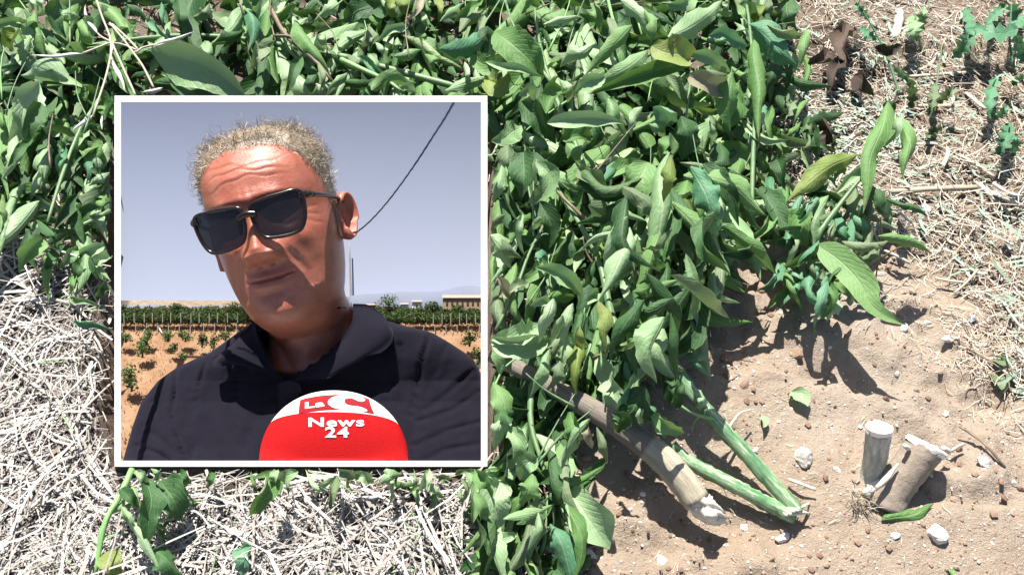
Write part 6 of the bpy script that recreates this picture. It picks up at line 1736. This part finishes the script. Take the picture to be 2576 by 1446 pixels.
flap('placket', [[(700, 960, 1.001), (696, 1010, 1.008), (690, 1080, .990), (684, 1166, .972)], [(722, 964, .997), (720, 1010, 1.004), (716, 1080, .986), (712, 1166, .968)], [(748, 962, .999), (750, 1010, 1.006), (746, 1080, .988), (742, 1166, .970)]], shirt)
flap('button_tab', [[(694, 968, .996), (700, 988, .996)], [(725, 958, .990), (730, 992, .992)], [(752, 966, .994), (756, 986, .996)]], shirt)

# ================================================================ THE MICROPHONE
MIC = thing('microphone', 'round red and white foam microphone with white News 24 lettering', 'microphone', P(840, 1158, 1.0))
MDp = .973; mcx = (840 - 1288) * KPX * MDp; mcy = (723 - 1158) * KPX * MDp; mrx = 187 * KPX * MDp; mry = 176 * KPX * MDp; mrz = .028
TIL = R(17)                                            # the cap is tipped away from the viewer
def mic_point(th, az):
    """th: angle from the pole, az around it"""
    e_ = .93
    x = math.copysign(abs(math.sin(th) * math.sin(az)) ** e_, math.sin(th) * math.sin(az)); y = math.cos(th); z = math.sin(th) * math.cos(az)
    y, z = y * math.cos(TIL) + z * math.sin(TIL), -y * math.sin(TIL) + z * math.cos(TIL)
    return x, y, z
def mic_world(x, y, z, out=0.0):
    return CAM + (mcx + x * (mrx + out)) * RT + (mcy + y * (mry + out)) * UP + (MDp - z * (mrz + out)) * FW
lim_k = (723 - 1158) * KPX
def mic_piece(name, t0, t1, mat, n=26, m=110):
    V = []
    for t_ in np.linspace(t0, t1, n):
        for a in np.linspace(-math.pi, math.pi, m, endpoint=False):
            x, y, z = mic_point(t_, a); p = mic_world(x, y, z); q = p - CAM; dq = q @ FW; b = (q @ UP) / dq
            if b < lim_k + .0006: p = p + UP * (lim_k + .0006 - b) * dq          # flat foot on the frame's bottom bar
            V.append(p)
    return mk(name, V, grid_faces(n, m, True), mat, MIC)
def foam(name, c):
    t = NT(name); t.base(c); t.set(Roughness=.75); t.b.inputs['Specular IOR Level'].default_value = .2
    t.bump(t.noise(900, 3, .7, t.coord()), .5, .0015); return t.m
M['foam_red'] = foam('red_foam', (0.50, 0.005, 0.007)); M['foam_white'] = foam('white_foam', (0.80, 0.78, 0.75)); M['logo_red'] = foam('logo_dark_red', (0.30, 0.012, 0.016)); M['letter'] = foam('white_lettering', (0.84, 0.83, 0.83))
BND = R(60.0)
cap = mic_piece('white_cap', .002, BND, M['foam_white'])
red = mic_piece('red_foam', BND, R(172), M['foam_red'], 40)
def mic_drape(px, py, out):
    """point of the microphone's near surface on the sight line through (px, py)"""
    a = (px - 1288) * KPX; b = (723 - py) * KPX; lo, hi = MDp - mrz * 1.3, MDp
    for _ in range(26):
        md = (lo + hi) / 2
        X_, Y_ = (a * md - mcx) / (mrx + out), (b * md - mcy) / (mry + out); Z_ = (MDp - md) / (mrz + out)
        x = math.copysign(abs(X_) ** (1 / .93), X_)
        if x * x + Y_ * Y_ + Z_ * Z_ > 1: lo = md
        else: hi = md
    return P(px, py, (lo + hi) / 2)
def drape_polys(name, verts, faces, mat, parent, out):
    me = bpy.data.meshes.new('tmp'); me.from_pydata([(x, y, 0) for x, y in verts], [], faces)
    bm = bmesh.new(); bm.from_mesh(me); bmesh.ops.triangulate(bm, faces=bm.faces[:])
    for _ in range(3):
        ed = [e for e in bm.edges if e.calc_length() > 7]
        if not ed: break
        bmesh.ops.subdivide_edges(bm, edges=ed, cuts=1); bmesh.ops.triangulate(bm, faces=bm.faces[:])
    bm.verts.index_update()
    V = [mic_drape(v.co.x, v.co.y, out) for v in bm.verts]; F = [tuple(v.index for v in f.verts) for f in bm.faces]
    bm.free(); bpy.data.meshes.remove(me)
    V = np.array(V); F = [q if np.cross(V[q[1]] - V[q[0]], V[q[2]] - V[q[0]]) @ FW < 0 else q[::-1] for q in F]
    return mk(name, V, F, mat, parent, MIC, smooth=False)
K9 = Crop(603.7, 939.1, .18228)
drape_polys('logo_panel', K9([(830, 365), (910, 340), (1000, 322), (1100, 306), (1200, 296), (1300, 292), (1408, 285), (1320, 305), (1255, 332), (1220, 365), (1210, 395), (1222, 425), (1262, 458), (1320, 480), (1400, 495), (1300, 498), (1200, 502), (1100, 511), (1000, 523), (900, 538), (806, 558), (815, 460)]), [tuple(range(22))], M['logo_red'], cap, .0004)
drape_polys('logo_letter', K9([(1440, 372), (1452, 350), (1490, 340), (1540, 340), (1585, 356), (1630, 378), (1680, 386), (1715, 378), (1732, 360), (1712, 340), (1650, 318), (1720, 330), (1782, 350), (1800, 420), (1820, 480), (1855, 555), (1780, 545), (1680, 524), (1740, 522), (1762, 508), (1740, 485), (1690, 462), (1620, 444), (1540, 438), (1480, 425), (1448, 402)]), [tuple(range(26))], M['logo_red'], cap, .0004)
def lettering(text, cx, cy, w, h, name, parent, skew=0.0, bold=.035, arc=0.0, mat='letter', out=.0008):
    cu = bpy.data.curves.new('tmp', 'FONT'); cu.body = text; cu.size = 1; cu.align_x = 'CENTER'; cu.offset = bold; cu.space_character = 1.12; cu.resolution_u = 3
    ob = bpy.data.objects.new('tmp', cu); COL.objects.link(ob)
    me = ob.to_mesh(); v = np.array([q.co[:2] for q in me.vertices]); f = [tuple(p.vertices) for p in me.polygons]
    ob.to_mesh_clear(); bpy.data.objects.remove(ob); bpy.data.curves.remove(cu)
    lo, hi = v.min(0), v.max(0); u = (v - (lo + hi) / 2) / (hi - lo)
    x = cx + u[:, 0] * w; y = cy - u[:, 1] * h + skew * u[:, 0] * w + arc * (u[:, 0] ** 2) * h
    return drape_polys(name, list(zip(x, y)), f, M[mat], parent, out)
(nx, ny), = K9([(1330, 668)]); lettering('News', nx, ny, 770 * .18228, 130 * .18228, 'lettering', red, -.01, .028)
(nx, ny), = K9([(1338, 808)]); lettering('24', nx, ny, 330 * .18228, 150 * .18228, 'lettering', red, 0, .028)
(nx, ny), = K9([(1032, 424)]); lettering('La', nx, ny, 270 * .18228, 88 * .18228, 'lettering', cap, -.12, .04)
